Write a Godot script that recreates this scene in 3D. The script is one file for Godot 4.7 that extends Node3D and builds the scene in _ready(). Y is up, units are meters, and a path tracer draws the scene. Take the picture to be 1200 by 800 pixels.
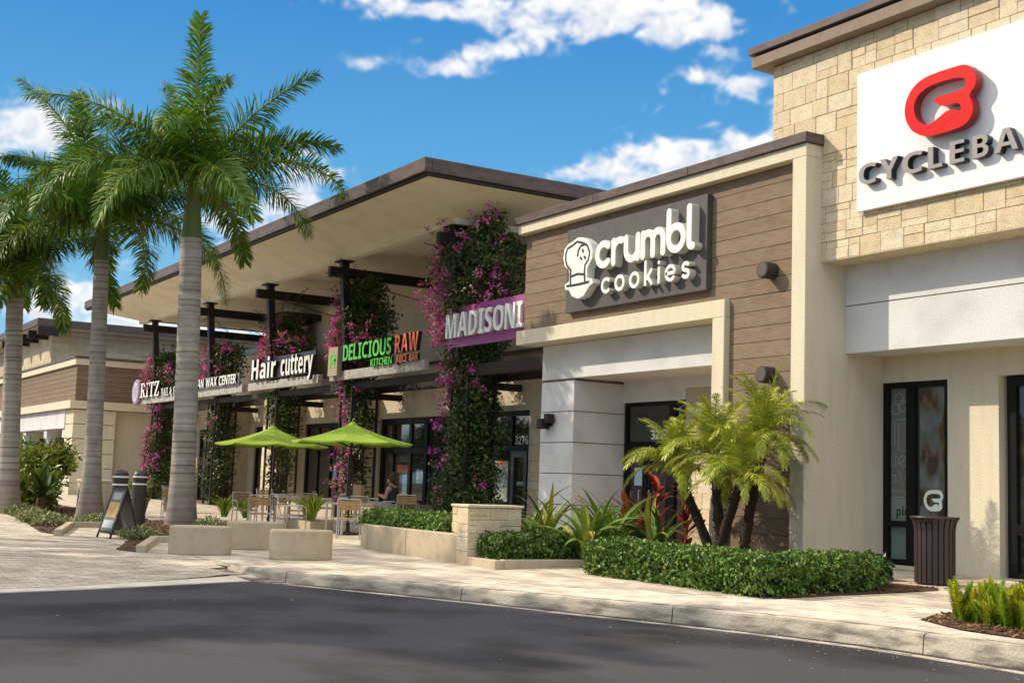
extends Node3D

# ---------------------------------------------------------------- mesh builder
class MB:
	var v := PackedVector3Array()
	var n := PackedVector3Array()
	var c := PackedColorArray()
	var col := Color(1, 1, 1)
	var x := Transform3D()
	func tri(a: Vector3, b: Vector3, d: Vector3, na: Vector3, nb: Vector3, nd: Vector3) -> void:
		v.push_back(x * a); v.push_back(x * d); v.push_back(x * b)
		n.push_back(x.basis * na); n.push_back(x.basis * nd); n.push_back(x.basis * nb)
		c.push_back(col); c.push_back(col); c.push_back(col)
	func ft(a: Vector3, b: Vector3, d: Vector3) -> void:
		var m := (b - a).cross(d - a).normalized()
		tri(a, b, d, m, m, m)
	func quad(a: Vector3, b: Vector3, d: Vector3, e: Vector3) -> void:
		ft(a, b, d); ft(a, d, e)
	func qo(a: Vector3, b: Vector3, d: Vector3, e: Vector3, out: Vector3) -> void:
		if (b - a).cross(d - a).dot(out) < 0.0: quad(a, e, d, b)
		else: quad(a, b, d, e)
	func to(a: Vector3, b: Vector3, d: Vector3, out: Vector3) -> void:
		if (b - a).cross(d - a).dot(out) < 0.0: ft(a, d, b)
		else: ft(a, b, d)
	func box(lo: Vector3, hi: Vector3, ch := 0.0) -> void:
		var m := (lo + hi) * 0.5
		var h := (hi - lo) * 0.5
		ch = minf(ch, minf(h.x, minf(h.y, h.z)) * 0.45)
		var P := func(s: Vector3, ax: int) -> Vector3:
			var q := Vector3(s.x * (h.x - ch), s.y * (h.y - ch), s.z * (h.z - ch))
			q[ax] = s[ax] * h[ax]
			return m + q
		for ax in 3:
			var b := (ax + 1) % 3
			var d := (ax + 2) % 3
			for s in [-1.0, 1.0]:
				var k := []
				for q in [[-1, -1], [1, -1], [1, 1], [-1, 1]]:
					var sv := Vector3(); sv[ax] = s; sv[b] = q[0]; sv[d] = q[1]
					k.append(P.call(sv, ax))
				var o := Vector3(); o[ax] = s
				qo(k[0], k[1], k[2], k[3], o)
		if ch <= 0.0: return
		for ax in 3:
			var b := (ax + 1) % 3
			var d := (ax + 2) % 3
			for q in [[-1, -1], [1, -1], [1, 1], [-1, 1]]:
				var s0 := Vector3(); s0[ax] = -1; s0[b] = q[0]; s0[d] = q[1]
				var s1 := s0; s1[ax] = 1
				var o := Vector3(); o[b] = q[0]; o[d] = q[1]
				qo(P.call(s0, b), P.call(s1, b), P.call(s1, d), P.call(s0, d), o)
		for sx in [-1, 1]:
			for sy in [-1, 1]:
				for sz in [-1, 1]:
					var s := Vector3(sx, sy, sz)
					to(P.call(s, 0), P.call(s, 1), P.call(s, 2), s)
	func beam(a: Vector3, b: Vector3, w: float, h: float, ch := 0.004) -> void:
		var f := (b - a).normalized()
		var r := f.cross(Vector3.UP)
		if r.length() < 0.01: r = Vector3.RIGHT
		r = r.normalized()
		var keep := x
		x = x * Transform3D(Basis(r, r.cross(f).normalized(), -f), (a + b) * 0.5)
		var l := a.distance_to(b) * 0.5
		box(Vector3(-w / 2, -h / 2, -l), Vector3(w / 2, h / 2, l), ch)
		x = keep
	func tube(p: Array, r, sides := 6, caps := true, cols := []) -> void:
		var k := p.size()
		var ring := []
		var nr := []
		var up := Vector3.UP
		for i in k:
			var t: Vector3 = (p[mini(i + 1, k - 1)] - p[maxi(i - 1, 0)]).normalized()
			if i == 0 and absf(t.y) > 0.9: up = Vector3(0, 0, 1)
			var s := t.cross(up).normalized()
			up = s.cross(t).normalized()
			var rad: float = r[i] if r is Array else r
			var a := []
			var m := []
			for j in sides:
				var q := TAU * j / sides
				var d := s * cos(q) + up * sin(q)
				a.append(p[i] + d * rad); m.append(d)
			ring.append(a); nr.append(m)
		for i in k - 1:
			if cols.size(): col = cols[i]
			for j in sides:
				var e := (j + 1) % sides
				tri(ring[i][j], ring[i + 1][e], ring[i][e], nr[i][j], nr[i + 1][e], nr[i][e])
				tri(ring[i][j], ring[i + 1][j], ring[i + 1][e], nr[i][j], nr[i + 1][j], nr[i + 1][e])
		if caps:
			var f0: Vector3 = (p[0] - p[1])
			var f1: Vector3 = (p[k - 1] - p[k - 2])
			for j in sides:
				to(p[0], ring[0][j], ring[0][(j + 1) % sides], f0)
				to(p[k - 1], ring[k - 1][j], ring[k - 1][(j + 1) % sides], f1)
	func lathe(prof: Array, segs := 16, smooth := false) -> void:
		for i in prof.size() - 1:
			var a: Vector2 = prof[i]
			var b: Vector2 = prof[i + 1]
			var t := (b - a).normalized()
			var ml := Vector2(t.y, -t.x)
			var na := ml
			var nb := ml
			if smooth:
				if i > 0:
					var t2: Vector2 = ((b - prof[i - 1]) as Vector2).normalized(); na = Vector2(t2.y, -t2.x)
				if i < prof.size() - 2:
					var t3: Vector2 = ((prof[i + 2] - a) as Vector2).normalized(); nb = Vector2(t3.y, -t3.x)
			for j in segs:
				var u := TAU * j / segs
				var w := TAU * (j + 1) / segs
				var R := func(q: Vector2, g: float) -> Vector3: return Vector3(q.x * cos(g), q.y, q.x * sin(g))
				var p0: Vector3 = R.call(a, u)
				var p1: Vector3 = R.call(a, w)
				var p2: Vector3 = R.call(b, w)
				var p3: Vector3 = R.call(b, u)
				tri(p0, p3, p2, R.call(na, u), R.call(nb, u), R.call(nb, w))
				tri(p0, p2, p1, R.call(na, u), R.call(nb, w), R.call(na, w))
	func prism(poly: PackedVector2Array, z0: float, z1: float) -> void:
		if Geometry2D.is_polygon_clockwise(poly): poly.reverse()
		var id := Geometry2D.triangulate_polygon(poly)
		for i in range(0, id.size(), 3):
			var a := poly[id[i]]
			var b := poly[id[i + 1]]
			var d := poly[id[i + 2]]
			to(Vector3(a.x, a.y, z1), Vector3(b.x, b.y, z1), Vector3(d.x, d.y, z1), Vector3(0, 0, 1))
			to(Vector3(a.x, a.y, z0), Vector3(b.x, b.y, z0), Vector3(d.x, d.y, z0), Vector3(0, 0, -1))
		for i in poly.size():
			var a := poly[i]
			var b := poly[(i + 1) % poly.size()]
			var o := Vector3(b.y - a.y, a.x - b.x, 0)
			qo(Vector3(a.x, a.y, z0), Vector3(b.x, b.y, z0), Vector3(b.x, b.y, z1), Vector3(a.x, a.y, z1), o)
	# a flat ribbon of width w along pts, standing z0..z1 proud, round ends
	func stroke(pts: Array, w: float, z0: float, z1: float, closed := false) -> void:
		if pts.size() > 4 and (pts[0] as Vector2).distance_to(pts[-1]) < 0.001:
			pts = pts.slice(0, -1); closed = true
		var k := pts.size()
		var L := []
		var Rr := []
		for i in k:
			var a: Vector2 = pts[(i - 1 + k) % k] if closed or i > 0 else pts[i]
			var b: Vector2 = pts[(i + 1) % k] if closed or i < k - 1 else pts[i]
			var t := (b - a).normalized()
			var m := Vector2(-t.y, t.x) * (w * 0.5)
			L.append(pts[i] + m); Rr.append(pts[i] - m)
		for i in (k if closed else k - 1):
			var e := (i + 1) % k
			var V := func(q: Vector2, z: float) -> Vector3: return Vector3(q.x, q.y, z)
			qo(V.call(L[i], z1), V.call(L[e], z1), V.call(Rr[e], z1), V.call(Rr[i], z1), Vector3(0, 0, 1))
			var o: Vector2 = L[i] - Rr[i]
			qo(V.call(L[i], z0), V.call(L[e], z0), V.call(L[e], z1), V.call(L[i], z1), Vector3(o.x, o.y, 0))
			qo(V.call(Rr[i], z0), V.call(Rr[e], z0), V.call(Rr[e], z1), V.call(Rr[i], z1), Vector3(-o.x, -o.y, 0))
		if closed: return
		for s in [0, 1]:
			var ctr: Vector2 = pts[0] if s == 0 else pts[k - 1]
			var st: Vector2 = (L[0] if s == 0 else Rr[k - 1]) - ctr
			var prev := ctr + st
			for j in range(1, 9):
				var q := ctr + st.rotated(PI * j / 8.0)
				to(Vector3(ctr.x, ctr.y, z1), Vector3(prev.x, prev.y, z1), Vector3(q.x, q.y, z1), Vector3(0, 0, 1))
				var o := (prev + q) * 0.5 - ctr
				qo(Vector3(prev.x, prev.y, z0), Vector3(q.x, q.y, z0), Vector3(q.x, q.y, z1), Vector3(prev.x, prev.y, z1), Vector3(o.x, o.y, 0))
				prev = q
	func mesh() -> ArrayMesh:
		var a := []
		a.resize(Mesh.ARRAY_MAX)
		a[Mesh.ARRAY_VERTEX] = v; a[Mesh.ARRAY_NORMAL] = n; a[Mesh.ARRAY_COLOR] = c
		var m := ArrayMesh.new()
		m.add_surface_from_arrays(Mesh.PRIMITIVE_TRIANGLES, a)
		return m

const SUN := Vector3(1.0, -1.02, -1.0)
var rng := RandomNumberGenerator.new()
var M := {}
var used := {}

func gh(z: float) -> float: return maxf(0.0, -0.02 * (z + 8.5))
func G(x: float, z: float) -> Vector3: return Vector3(x, gh(z), z)
func rf(a: float, b: float) -> float: return rng.randf_range(a, b)
func arc(cx: float, cy: float, rx: float, ry: float, a0: float, a1: float, k := 14) -> Array:
	var o := []
	for i in k + 1:
		var a := deg_to_rad(lerpf(a0, a1, float(i) / k))
		o.append(Vector2(cx + rx * cos(a), cy + ry * sin(a)))
	return o

# ---------------------------------------------------------------- scene objects
func numbered(s: String) -> String:
	var k: int = used.get(s, 0)
	used[s] = k + 1
	return s if k == 0 else "%s_%03d" % [s, k]
func put(o: Node3D, called: String, parent: Node = null) -> void:
	if parent == null:
		o.name = numbered(called); add_child(o, true)
	else:
		var key := "/%d/%s" % [parent.get_instance_id(), called]
		var k: int = used.get(key, 0)
		used[key] = k + 1
		o.name = called if k == 0 else "%s_%03d" % [called, k]
		parent.add_child(o, true)
func thing(called: String, label: String, cat: String, at := Vector3.ZERO, turn := 0.0, group := "") -> Node3D:
	var o := Node3D.new()
	put(o, called); tag(o, label, cat, group)
	o.position = at; o.rotation.y = turn
	return o
func tag(o: Node, label: String, cat: String, group := "") -> void:
	o.set_meta("label", label); o.set_meta("category", cat)
	if group: o.set_meta("group", group)
func part(called: String, mb, m: Material, parent: Node = null) -> MeshInstance3D:
	var o := MeshInstance3D.new()
	o.mesh = mb.mesh() if mb is MB else mb
	o.material_override = m
	put(o, called, parent)
	return o
func struct(o: Node) -> Node:
	o.set_meta("kind", "structure"); return o
func bx(called: String, lo: Vector3, hi: Vector3, m: Material, parent: Node = null, ch := 0.006) -> MeshInstance3D:
	var b := MB.new()
	b.box(lo, hi, ch)
	return part(called, b, m, parent)
func dup(o: Node3D, at: Vector3, turn: float, label := "", group := "") -> Node3D:
	var base := str(o.name).rstrip("0123456789").trim_suffix("_")
	var r: Node3D = o.duplicate()
	r.name = numbered(base); add_child(r, true)
	r.position = at; r.rotation.y = turn
	if label: r.set_meta("label", label)
	if group: r.set_meta("group", group)
	return r
func scatter(called: String, mesh: Mesh, m: Material, xf: Array, cols: Array, parent: Node = null, stuff := true) -> MultiMeshInstance3D:
	var mm := MultiMesh.new()
	mm.transform_format = MultiMesh.TRANSFORM_3D
	mm.use_colors = true
	mm.mesh = mesh
	mm.instance_count = xf.size()
	for i in xf.size():
		mm.set_instance_transform(i, xf[i]); mm.set_instance_color(i, cols[i])
	var o := MultiMeshInstance3D.new()
	o.multimesh = mm
	o.material_override = m
	if stuff: o.set_meta("kind", "stuff")
	put(o, called, parent)
	return o

# ---------------------------------------------------------------- materials
func noise_tex(seed_: int, freq: float, ramp: Array, kind := FastNoiseLite.TYPE_SIMPLEX_SMOOTH, oct := 4, size := 512) -> NoiseTexture2D:
	var f := FastNoiseLite.new()
	f.seed = seed_; f.noise_type = kind; f.frequency = freq
	f.fractal_octaves = oct
	var t := NoiseTexture2D.new()
	t.width = size; t.height = size; t.seamless = true; t.noise = f
	var g := Gradient.new()
	var offs := PackedFloat32Array()
	var cs := PackedColorArray()
	for r in ramp:
		offs.append(r[0]); cs.append(Color(r[1], r[1], r[1]) if r[1] is float else r[1])
	g.offsets = offs; g.colors = cs
	t.color_ramp = g
	return t
func mat(col: Color, rough := 0.85, t: Texture2D = null, sc := Vector3.ONE, d: Texture2D = null, dsc := Vector3.ONE, bump: Texture2D = null, bh := 0.0) -> StandardMaterial3D:
	var m := StandardMaterial3D.new()
	m.albedo_color = col.linear_to_srgb()
	m.roughness = rough
	m.metallic_specular = 0.35
	m.uv1_triplanar = true; m.uv1_world_triplanar = true; m.uv1_scale = sc
	if t: m.albedo_texture = t
	if d:
		m.detail_enabled = true
		m.detail_blend_mode = BaseMaterial3D.BLEND_MODE_MUL
		m.detail_albedo = d
		m.detail_uv_layer = BaseMaterial3D.DETAIL_UV_2
		m.uv2_triplanar = true; m.uv2_world_triplanar = true; m.uv2_scale = dsc
	if bump:
		m.heightmap_enabled = true
		m.heightmap_texture = bump
		m.heightmap_scale = bh
	return m
func vmat(rough := 0.6, back := 0.0, spec := 0.35) -> StandardMaterial3D:
	var m := StandardMaterial3D.new()
	m.vertex_color_use_as_albedo = true
	m.roughness = rough; m.metallic_specular = spec
	if back > 0.0:
		m.backlight_enabled = true
		m.backlight = Color(back, back, back * 0.6)
	return m
func plain(col: Color, rough := 0.6, metal := 0.0, spec := 0.5) -> StandardMaterial3D:
	var m := StandardMaterial3D.new()
	m.albedo_color = col.linear_to_srgb()
	m.roughness = rough; m.metallic = metal; m.metallic_specular = spec
	return m

func make_materials() -> void:
	var fine := noise_tex(1, 0.05, [[0.0, 0.86], [0.5, 0.97], [1.0, 1.0]])
	var blot := noise_tex(2, 0.012, [[0.0, 0.9], [0.45, 0.98], [1.0, 1.0]], FastNoiseLite.TYPE_SIMPLEX_SMOOTH, 5)
	var stain := noise_tex(3, 0.009, [[0.0, 0.45], [0.42, 0.82], [0.6, 1.0], [1.0, 1.0]], FastNoiseLite.TYPE_SIMPLEX_SMOOTH, 6)
	var stain2 := noise_tex(9, 0.011, [[0.0, 0.8], [0.45, 0.95], [0.65, 1.0], [1.0, 1.0]], FastNoiseLite.TYPE_SIMPLEX_SMOOTH, 6)
	var speck := noise_tex(4, 0.12, [[0.0, 0.68], [0.35, 0.93], [0.6, 1.0], [1.0, 1.0]], FastNoiseLite.TYPE_SIMPLEX_SMOOTH, 3)
	var grain := noise_tex(5, 0.03, [[0.0, 0.62], [0.4, 0.85], [0.7, 1.0], [1.0, 0.92]], FastNoiseLite.TYPE_SIMPLEX_SMOOTH, 5)
	var rough := noise_tex(6, 0.045, [[0.0, 0.0], [1.0, 1.0]], FastNoiseLite.TYPE_SIMPLEX_SMOOTH, 5)
	var pit := noise_tex(7, 0.06, [[0.0, Color(0.62, 0.52, 0.40)], [0.22, Color(0.86, 0.80, 0.7)], [0.42, Color(0.98, 0.97, 0.95)], [1.0, Color(1, 1, 1)]], FastNoiseLite.TYPE_SIMPLEX_SMOOTH, 5)
	M.fine = fine; M.blot = blot
	var streak := noise_tex(14, 0.02, [[0.0, 0.955], [0.35, 0.985], [0.55, 1.0], [1.0, 1.0]], FastNoiseLite.TYPE_SIMPLEX_SMOOTH, 4)
	M.cream = mat(Color(0.77, 0.685, 0.515), 0.9, fine, Vector3.ONE * 1.1, streak, Vector3(0.35, 0.045, 0.35), rough, 0.12)
	M.tan = mat(Color(0.72, 0.62, 0.44), 0.9, fine, Vector3.ONE * 1.1, blot, Vector3.ONE * 0.17, rough, 0.12)
	M.white = mat(Color(0.80, 0.79, 0.775), 0.9, fine, Vector3.ONE * 1.1, blot, Vector3.ONE * 0.12, rough, 0.1)
	M.soffit = mat(Color(0.90, 0.84, 0.68), 0.9, fine, Vector3.ONE, blot, Vector3.ONE * 0.12)
	var grain2 := noise_tex(10, 0.03, [[0.0, 0.8], [0.4, 0.93], [0.7, 1.0], [1.0, 0.96]], FastNoiseLite.TYPE_SIMPLEX_SMOOTH, 5)
	M.woods = []
	for k in 4:
		var w: StandardMaterial3D = mat([Color(0.272, 0.194, 0.132), Color(0.26, 0.185, 0.126), Color(0.282, 0.203, 0.138), Color(0.266, 0.191, 0.133)][k], 0.8, grain2, Vector3(0.16, 2.6, 0.16), blot, Vector3(0.2, 0.7, 0.2), grain, 0.08)
		w.uv1_offset = Vector3(0.37 * k, 0.53 * k, 0.1)
		M.woods.append(w)
	M.stones = []
	for k in 5:
		var w: StandardMaterial3D = mat([Color(0.74, 0.635, 0.455), Color(0.79, 0.695, 0.52), Color(0.71, 0.59, 0.40), Color(0.77, 0.685, 0.525), Color(0.73, 0.605, 0.425)][k], 0.92, pit, Vector3.ONE * 0.9, blot, Vector3.ONE * 0.6, rough, 0.6)
		w.uv1_offset = Vector3(0.31 * k, 0.17 * k, 0.23 * k)
		M.stones.append(w)
	M.grout = mat(Color(0.56, 0.47, 0.345), 0.95, fine, Vector3.ONE)
	M.coping = mat(Color(0.145, 0.108, 0.098), 0.5, fine, Vector3.ONE * 0.5, stain2, Vector3(0.25, 0.8, 0.25))
	M.coping.metallic_specular = 0.3
	M.dark = mat(Color(0.030, 0.022, 0.02), 0.45, fine, Vector3.ONE * 0.7)
	M.timber = mat(Color(0.038, 0.028, 0.025), 0.6, grain, Vector3(0.4, 3, 0.4))
	M.frame = plain(Color(0.010, 0.010, 0.011), 0.45, 0.0, 0.25)
	M.concrete = mat(Color(0.56, 0.46, 0.325), 0.92, speck, Vector3.ONE * 1.3, blot, Vector3.ONE * 0.5, rough, 0.25)
	M.kerb = mat(Color(0.56, 0.49, 0.39), 0.95, speck, Vector3.ONE * 0.9, stain, Vector3(0.35, 1.3, 0.35), rough, 0.5)
	M.joint = mat(Color(0.17, 0.135, 0.10), 0.95, fine, Vector3.ONE)
	M.pavers = []
	for k in 5:
		var w: StandardMaterial3D = mat([Color(0.70, 0.62, 0.50), Color(0.74, 0.66, 0.545), Color(0.63, 0.54, 0.43), Color(0.67, 0.575, 0.46), Color(0.73, 0.655, 0.545)][k], 0.92, speck, Vector3.ONE * 1.0, stain2, Vector3.ONE * 0.22, rough, 0.25)
		M.pavers.append(w)
	M.pavestuff = vmat(0.92)
	M.pavestuff.albedo_texture = speck
	M.pavestuff.uv1_triplanar = true; M.pavestuff.uv1_world_triplanar = true
	M.pavestuff.detail_enabled = true; M.pavestuff.detail_blend_mode = BaseMaterial3D.BLEND_MODE_MUL
	M.pavestuff.detail_albedo = stain2; M.pavestuff.detail_uv_layer = BaseMaterial3D.DETAIL_UV_2
	M.pavestuff.uv2_triplanar = true; M.pavestuff.uv2_world_triplanar = true; M.pavestuff.uv2_scale = Vector3.ONE * 0.19
	M.asphalt = mat(Color(0.080, 0.078, 0.088), 0.9, noise_tex(8, 0.25, [[0.0, 0.5], [0.5, 0.85], [1.0, 1.0]], FastNoiseLite.TYPE_SIMPLEX_SMOOTH, 2), Vector3.ONE * 1.1, stain, Vector3.ONE * 0.07, rough, 0.3)
	M.mulch = mat(Color(0.10, 0.05, 0.028), 0.95, speck, Vector3.ONE * 2.0)
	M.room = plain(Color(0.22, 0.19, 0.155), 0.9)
	M.glass = plain(Color(0.03, 0.035, 0.033, 0.22), 0.015, 0.25, 1.0)
	M.glass.transparency = BaseMaterial3D.TRANSPARENCY_ALPHA
	M.glass.clearcoat_enabled = true; M.glass.clearcoat = 1.0; M.glass.clearcoat_roughness = 0.02
	M.signwhite = plain(Color(0.80, 0.79, 0.77), 0.45)
	M.signboard = mat(Color(0.83, 0.825, 0.82), 0.5)
	M.letterwhite = plain(Color(0.84, 0.83, 0.78), 0.4)
	M.letterside = plain(Color(0.62, 0.60, 0.52), 0.5)
	M.lettergrey = plain(Color(0.27, 0.25, 0.24), 0.45)
	M.letterblack = plain(Color(0.02, 0.02, 0.022), 0.4)
	M.red = plain(Color(0.66, 0.008, 0.008), 0.45, 0.0, 0.25)
	M.reddark = plain(Color(0.28, 0.015, 0.015), 0.4)
	M.charcoal = mat(Color(0.115, 0.105, 0.105), 0.6, fine, Vector3.ONE * 0.6, blot, Vector3.ONE * 0.4)
	M.charedge = plain(Color(0.02, 0.02, 0.022), 0.5)
	M.purple = plain(Color(0.33, 0.075, 0.25), 0.45)
	M.green = plain(Color(0.10, 0.55, 0.04), 0.4)
	M.orange = plain(Color(0.80, 0.17, 0.02), 0.4)
	M.bandgrey = mat(Color(0.50, 0.475, 0.43), 0.7, fine, Vector3.ONE * 0.8, stain2, Vector3.ONE * 0.5)
	M.steel = plain(Color(0.62, 0.60, 0.57), 0.32, 0.85)
	M.chairwood = mat(Color(0.50, 0.33, 0.15), 0.65, grain, Vector3(2.0, 2.0, 2.0))
	M.lime = mat(Color(0.37, 0.51, 0.06), 0.85, fine, Vector3.ONE * 1.5, blot, Vector3.ONE * 0.7)
	M.lime.backlight_enabled = true; M.lime.backlight = Color(0.45, 0.5, 0.1)
	M.limeb = mat(Color(0.31, 0.445, 0.05), 0.85, fine, Vector3.ONE * 1.5, blot, Vector3.ONE * 0.7)
	M.limeb.backlight_enabled = true; M.limeb.backlight = Color(0.4, 0.45, 0.1)
	M.brown = plain(Color(0.038, 0.024, 0.02), 0.45)
	M.reflect = plain(Color(0.75, 0.75, 0.74), 0.4)
	M.paper = plain(Color(0.75, 0.73, 0.70), 0.8)
	M.kraft = plain(Color(0.42, 0.28, 0.15), 0.85)
	M.film = plain(Color(0.36, 0.41, 0.34), 0.7)
	M.filmgreen = plain(Color(0.36, 0.58, 0.50), 0.7)
	M.decal = plain(Color(0.80, 0.85, 0.78), 0.7)
	M.leaf = vmat(0.42, 0.5, 0.42)
	M.palmleaf = vmat(0.42, 0.6, 0.3)
	M.bark = vmat(0.95)
	M.bark.albedo_texture = fine
	M.bark.uv1_triplanar = true; M.bark.uv1_world_triplanar = true; M.bark.uv1_scale = Vector3(1, 2.4, 1)
	M.bark.detail_enabled = true; M.bark.detail_blend_mode = BaseMaterial3D.BLEND_MODE_MUL
	M.bark.detail_albedo = stain2; M.bark.detail_uv_layer = BaseMaterial3D.DETAIL_UV_2
	M.bark.uv2_triplanar = true; M.bark.uv2_world_triplanar = true; M.bark.uv2_scale = Vector3(0.3, 0.5, 0.3)
	M.petal = vmat(0.6, 0.5, 0.2)
	M.stem = plain(Color(0.09, 0.06, 0.035), 0.9)
	M.pot = mat(Color(0.16, 0.14, 0.13), 0.7, fine, Vector3.ONE)
	M.skin = plain(Color(0.42, 0.22, 0.14), 0.55)
	M.palewall = plain(Color(0.5, 0.48, 0.42), 0.9)

# ---------------------------------------------------------------- sky
func make_sky() -> ImageTexture:
	var W := 4096
	var H := 2048
	var low := Image.create(512, 256, false, Image.FORMAT_RGBF)
	var f := FastNoiseLite.new()
	f.seed = 11; f.frequency = 1.0; f.fractal_octaves = 6; f.fractal_gain = 0.52
	var fs := FastNoiseLite.new()
	fs.seed = 23; fs.frequency = 1.0; fs.fractal_octaves = 3; fs.fractal_gain = 0.45
	var base := func(el: float) -> Color:
		var st := [[0.0, Color(0.42, 0.66, 0.84)], [5.0, Color(0.26, 0.55, 0.77)], [13.0, Color(0.115, 0.385, 0.69)], [21.0, Color(0.050, 0.255, 0.60)], [45.0, Color(0.012, 0.13, 0.43)], [90.0, Color(0.006, 0.08, 0.32)]]
		for k in st.size() - 1:
			if el <= st[k + 1][0]:
				return (st[k][1] as Color).lerp(st[k + 1][1], (el - st[k][0]) / (st[k + 1][0] - st[k][0]))
		return st[-1][1]
	for y in 256:
		var el := 90.0 - (y + 0.5) * 180.0 / 256
		for x in 512:
			var az := (x + 0.5) * 360.0 / 512
			var k: Color = base.call(maxf(el, 0.0))
			if el > 2.0:
				var d := Vector3(sin(deg_to_rad(az)) * cos(deg_to_rad(el)), sin(deg_to_rad(el)), -cos(deg_to_rad(az)) * cos(deg_to_rad(el)))
				var q := d / (d.y + 0.25)
				var nv := f.get_noise_3d(q.x * 1.1, q.z * 1.1, 3.0)
				var off := 0.42 * (1.0 - smoothstep(15.0, 28.0, el))
				var a := smoothstep(-0.38 + off, 0.10 + off, nv) * 0.97
				k = k.lerp(Color(2.0, 1.88, 1.72).lerp(Color(1.2, 1.2, 1.2), smoothstep(0.15, 0.5, nv)), a)  # clouds out of view, thickened and brightened to add fill on shaded walls
			low.set_pixel(x, y, k)
	var im := Image.create(W, H, false, Image.FORMAT_RGBF)
	low.resize(W, H, Image.INTERPOLATE_BILINEAR)
	im.blit_rect(low, Rect2i(0, 0, W, H), Vector2i.ZERO)
	# the quarter of the sky over the shops in full detail: [azimuth, elevation, half widths] of each cloud bank in degrees
	var B := [[-64.88, 20.91, 2.9, 0.54], [-60.49, 21.09, 3.32, 0.62], [-57.26, 20.47, 2.48, 1.08], [-54.88, 21.17, 3.74, 0.97], [-52.47, 20.71, 2.9, 1.08], [-49.7, 20.33, 2.06, 0.97], [-61.38, 18.48, 1.84, 0.7], [-58.81, 19.26, 1.44, 0.46], [-65.54, 18.45, 0.9, 0.39], [-47.72, 18.04, 1.14, 0.46], [-50.25, 18.33, 1.02, 0.39], [-67.8, 13.41, 1.39, 0.97], [-68.52, 12.6, 0.99, 0.97], [-79.12, 14.31, 2.4, 1.16], [-80.81, 13.91, 1.6, 0.97], [-55.77, 14.06, 1.2, 0.46], [-52.31, 14.04, 2.39, 0.97], [-48.83, 14.98, 2.4, 0.77], [-49.98, 14.62, 2.0, 0.77], [-46.92, 15.33, 2.01, 0.58], [-72.83, 6.26, 4.28, 1.36], [-70.51, 10.75, 2.36, 1.55], [-78.59, 7.13, 2.34, 1.16], [-75.39, 6.64, 3.51, 1.16], [-84.3, 11.86, 3.16, 1.55], [-43.17, 17.06, 4.86, 1.16], [-53.29, 14.41, 1.2, 0.77]]
	for py in range(int((90.0 - 26.0) / 180 * H), int((90.0 - 0.5) / 180 * H)):
		var el := 90.0 - (py + 0.5) * 180.0 / H
		for px in range(int((360.0 - 100.0) / 360 * W), int((360.0 - 25.0) / 360 * W)):
			var az := (px + 0.5) * 360.0 / W - 360.0
			var e := 0.0
			var under := 0.0
			for b in B:
				var dy: float = (el - b[1]) / b[3]
				if absf(dy) > 2.6: continue
				var dx: float = (az - b[0]) / b[2]
				if absf(dx) > 2.6: continue
				var g := exp(-(dx * dx + dy * dy * (1.0 if dy > 0.0 else 1.7)) * 0.9)
				e += g; under += g * clampf(-dy, -1.0, 1.0)
			var k: Color = base.call(el)
			if e > 0.03:
				var wx := fs.get_noise_2d(az * 0.5 + 9.0, el * 0.7) * 0.9
				var wy := fs.get_noise_2d(az * 0.5 - 30.0, el * 0.7 + 5.0) * 0.5
				var n1 := f.get_noise_2d((az + wx) * 0.34, (el + wy) * 0.62)
				var n2 := f.get_noise_2d((az - wx) * 0.8 + 40.0, (el + wy) * 1.3)
				var dn := minf(e, 1.25) + n1 * 1.05 + n2 * 0.3 - 0.30
				var a := pow(smoothstep(-0.05, 1.05, dn), 1.3) * 0.96
				var sh := clampf(0.5 + under / maxf(e, 0.3) * 0.4 - n2 * 0.9, 0.0, 1.0) * smoothstep(0.3, 1.0, dn)
				k = k.lerp(Color(1.0, 0.98, 0.96).lerp(Color(0.60, 0.64, 0.73), sh * 0.8), a)
			im.set_pixel(px, py, k)
	return ImageTexture.create_from_image(im)

func _ready() -> void:
	rng.seed = 20
	# camera
	var yaw := deg_to_rad(31.665)
	var pit := deg_to_rad(6.4)
	var rol := deg_to_rad(2.028)
	var d0 := Vector3(-cos(yaw), 0, -sin(yaw))
	var r0 := Vector3(sin(yaw), 0, -cos(yaw))
	var dd := d0 * cos(pit) + Vector3.UP * sin(pit)
	var uu := Vector3.UP * cos(pit) - d0 * sin(pit)
	var cam := Camera3D.new()
	cam.name = "camera"
	cam.fov = 30.24
	cam.near = 0.1; cam.far = 1500.0
	cam.transform = Transform3D(Basis(r0 * cos(rol) + uu * sin(rol), uu * cos(rol) - r0 * sin(rol), -dd), Vector3(0, 1.4, 0))
	cam.current = true
	add_child(cam)
	# sky, sun, exposure
	var env := Environment.new()
	env.background_mode = Environment.BG_SKY
	var sky := Sky.new()
	var sm := PanoramaSkyMaterial.new()
	sm.panorama = make_sky()
	sky.sky_material = sm
	env.sky = sky
	env.background_energy_multiplier = 0.77
	env.tonemap_mode = Environment.TONE_MAPPER_LINEAR
	env.tonemap_exposure = 1.45
	env.sdfgi_enabled = true; env.ssao_enabled = true; env.ssil_enabled = true
	var we := WorldEnvironment.new()
	we.name = "sky"; we.environment = env
	add_child(we)
	var sun := DirectionalLight3D.new()
	sun.name = "sun"
	sun.light_energy = 0.96
	sun.light_color = Color(1.0, 0.945, 0.85)
	sun.light_angular_distance = 0.5
	sun.shadow_enabled = true
	add_child(sun)
	sun.look_at_from_position(Vector3.ZERO, SUN, Vector3.UP)
	make_materials()
	ground()
	bakery()
	studio()
	shops()
	canopy()
	corner_building()
	signs()
	columns()
	street_things()
	terrace()
	planting()
	palms()
	seated_person()
	far_trees()

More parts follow.
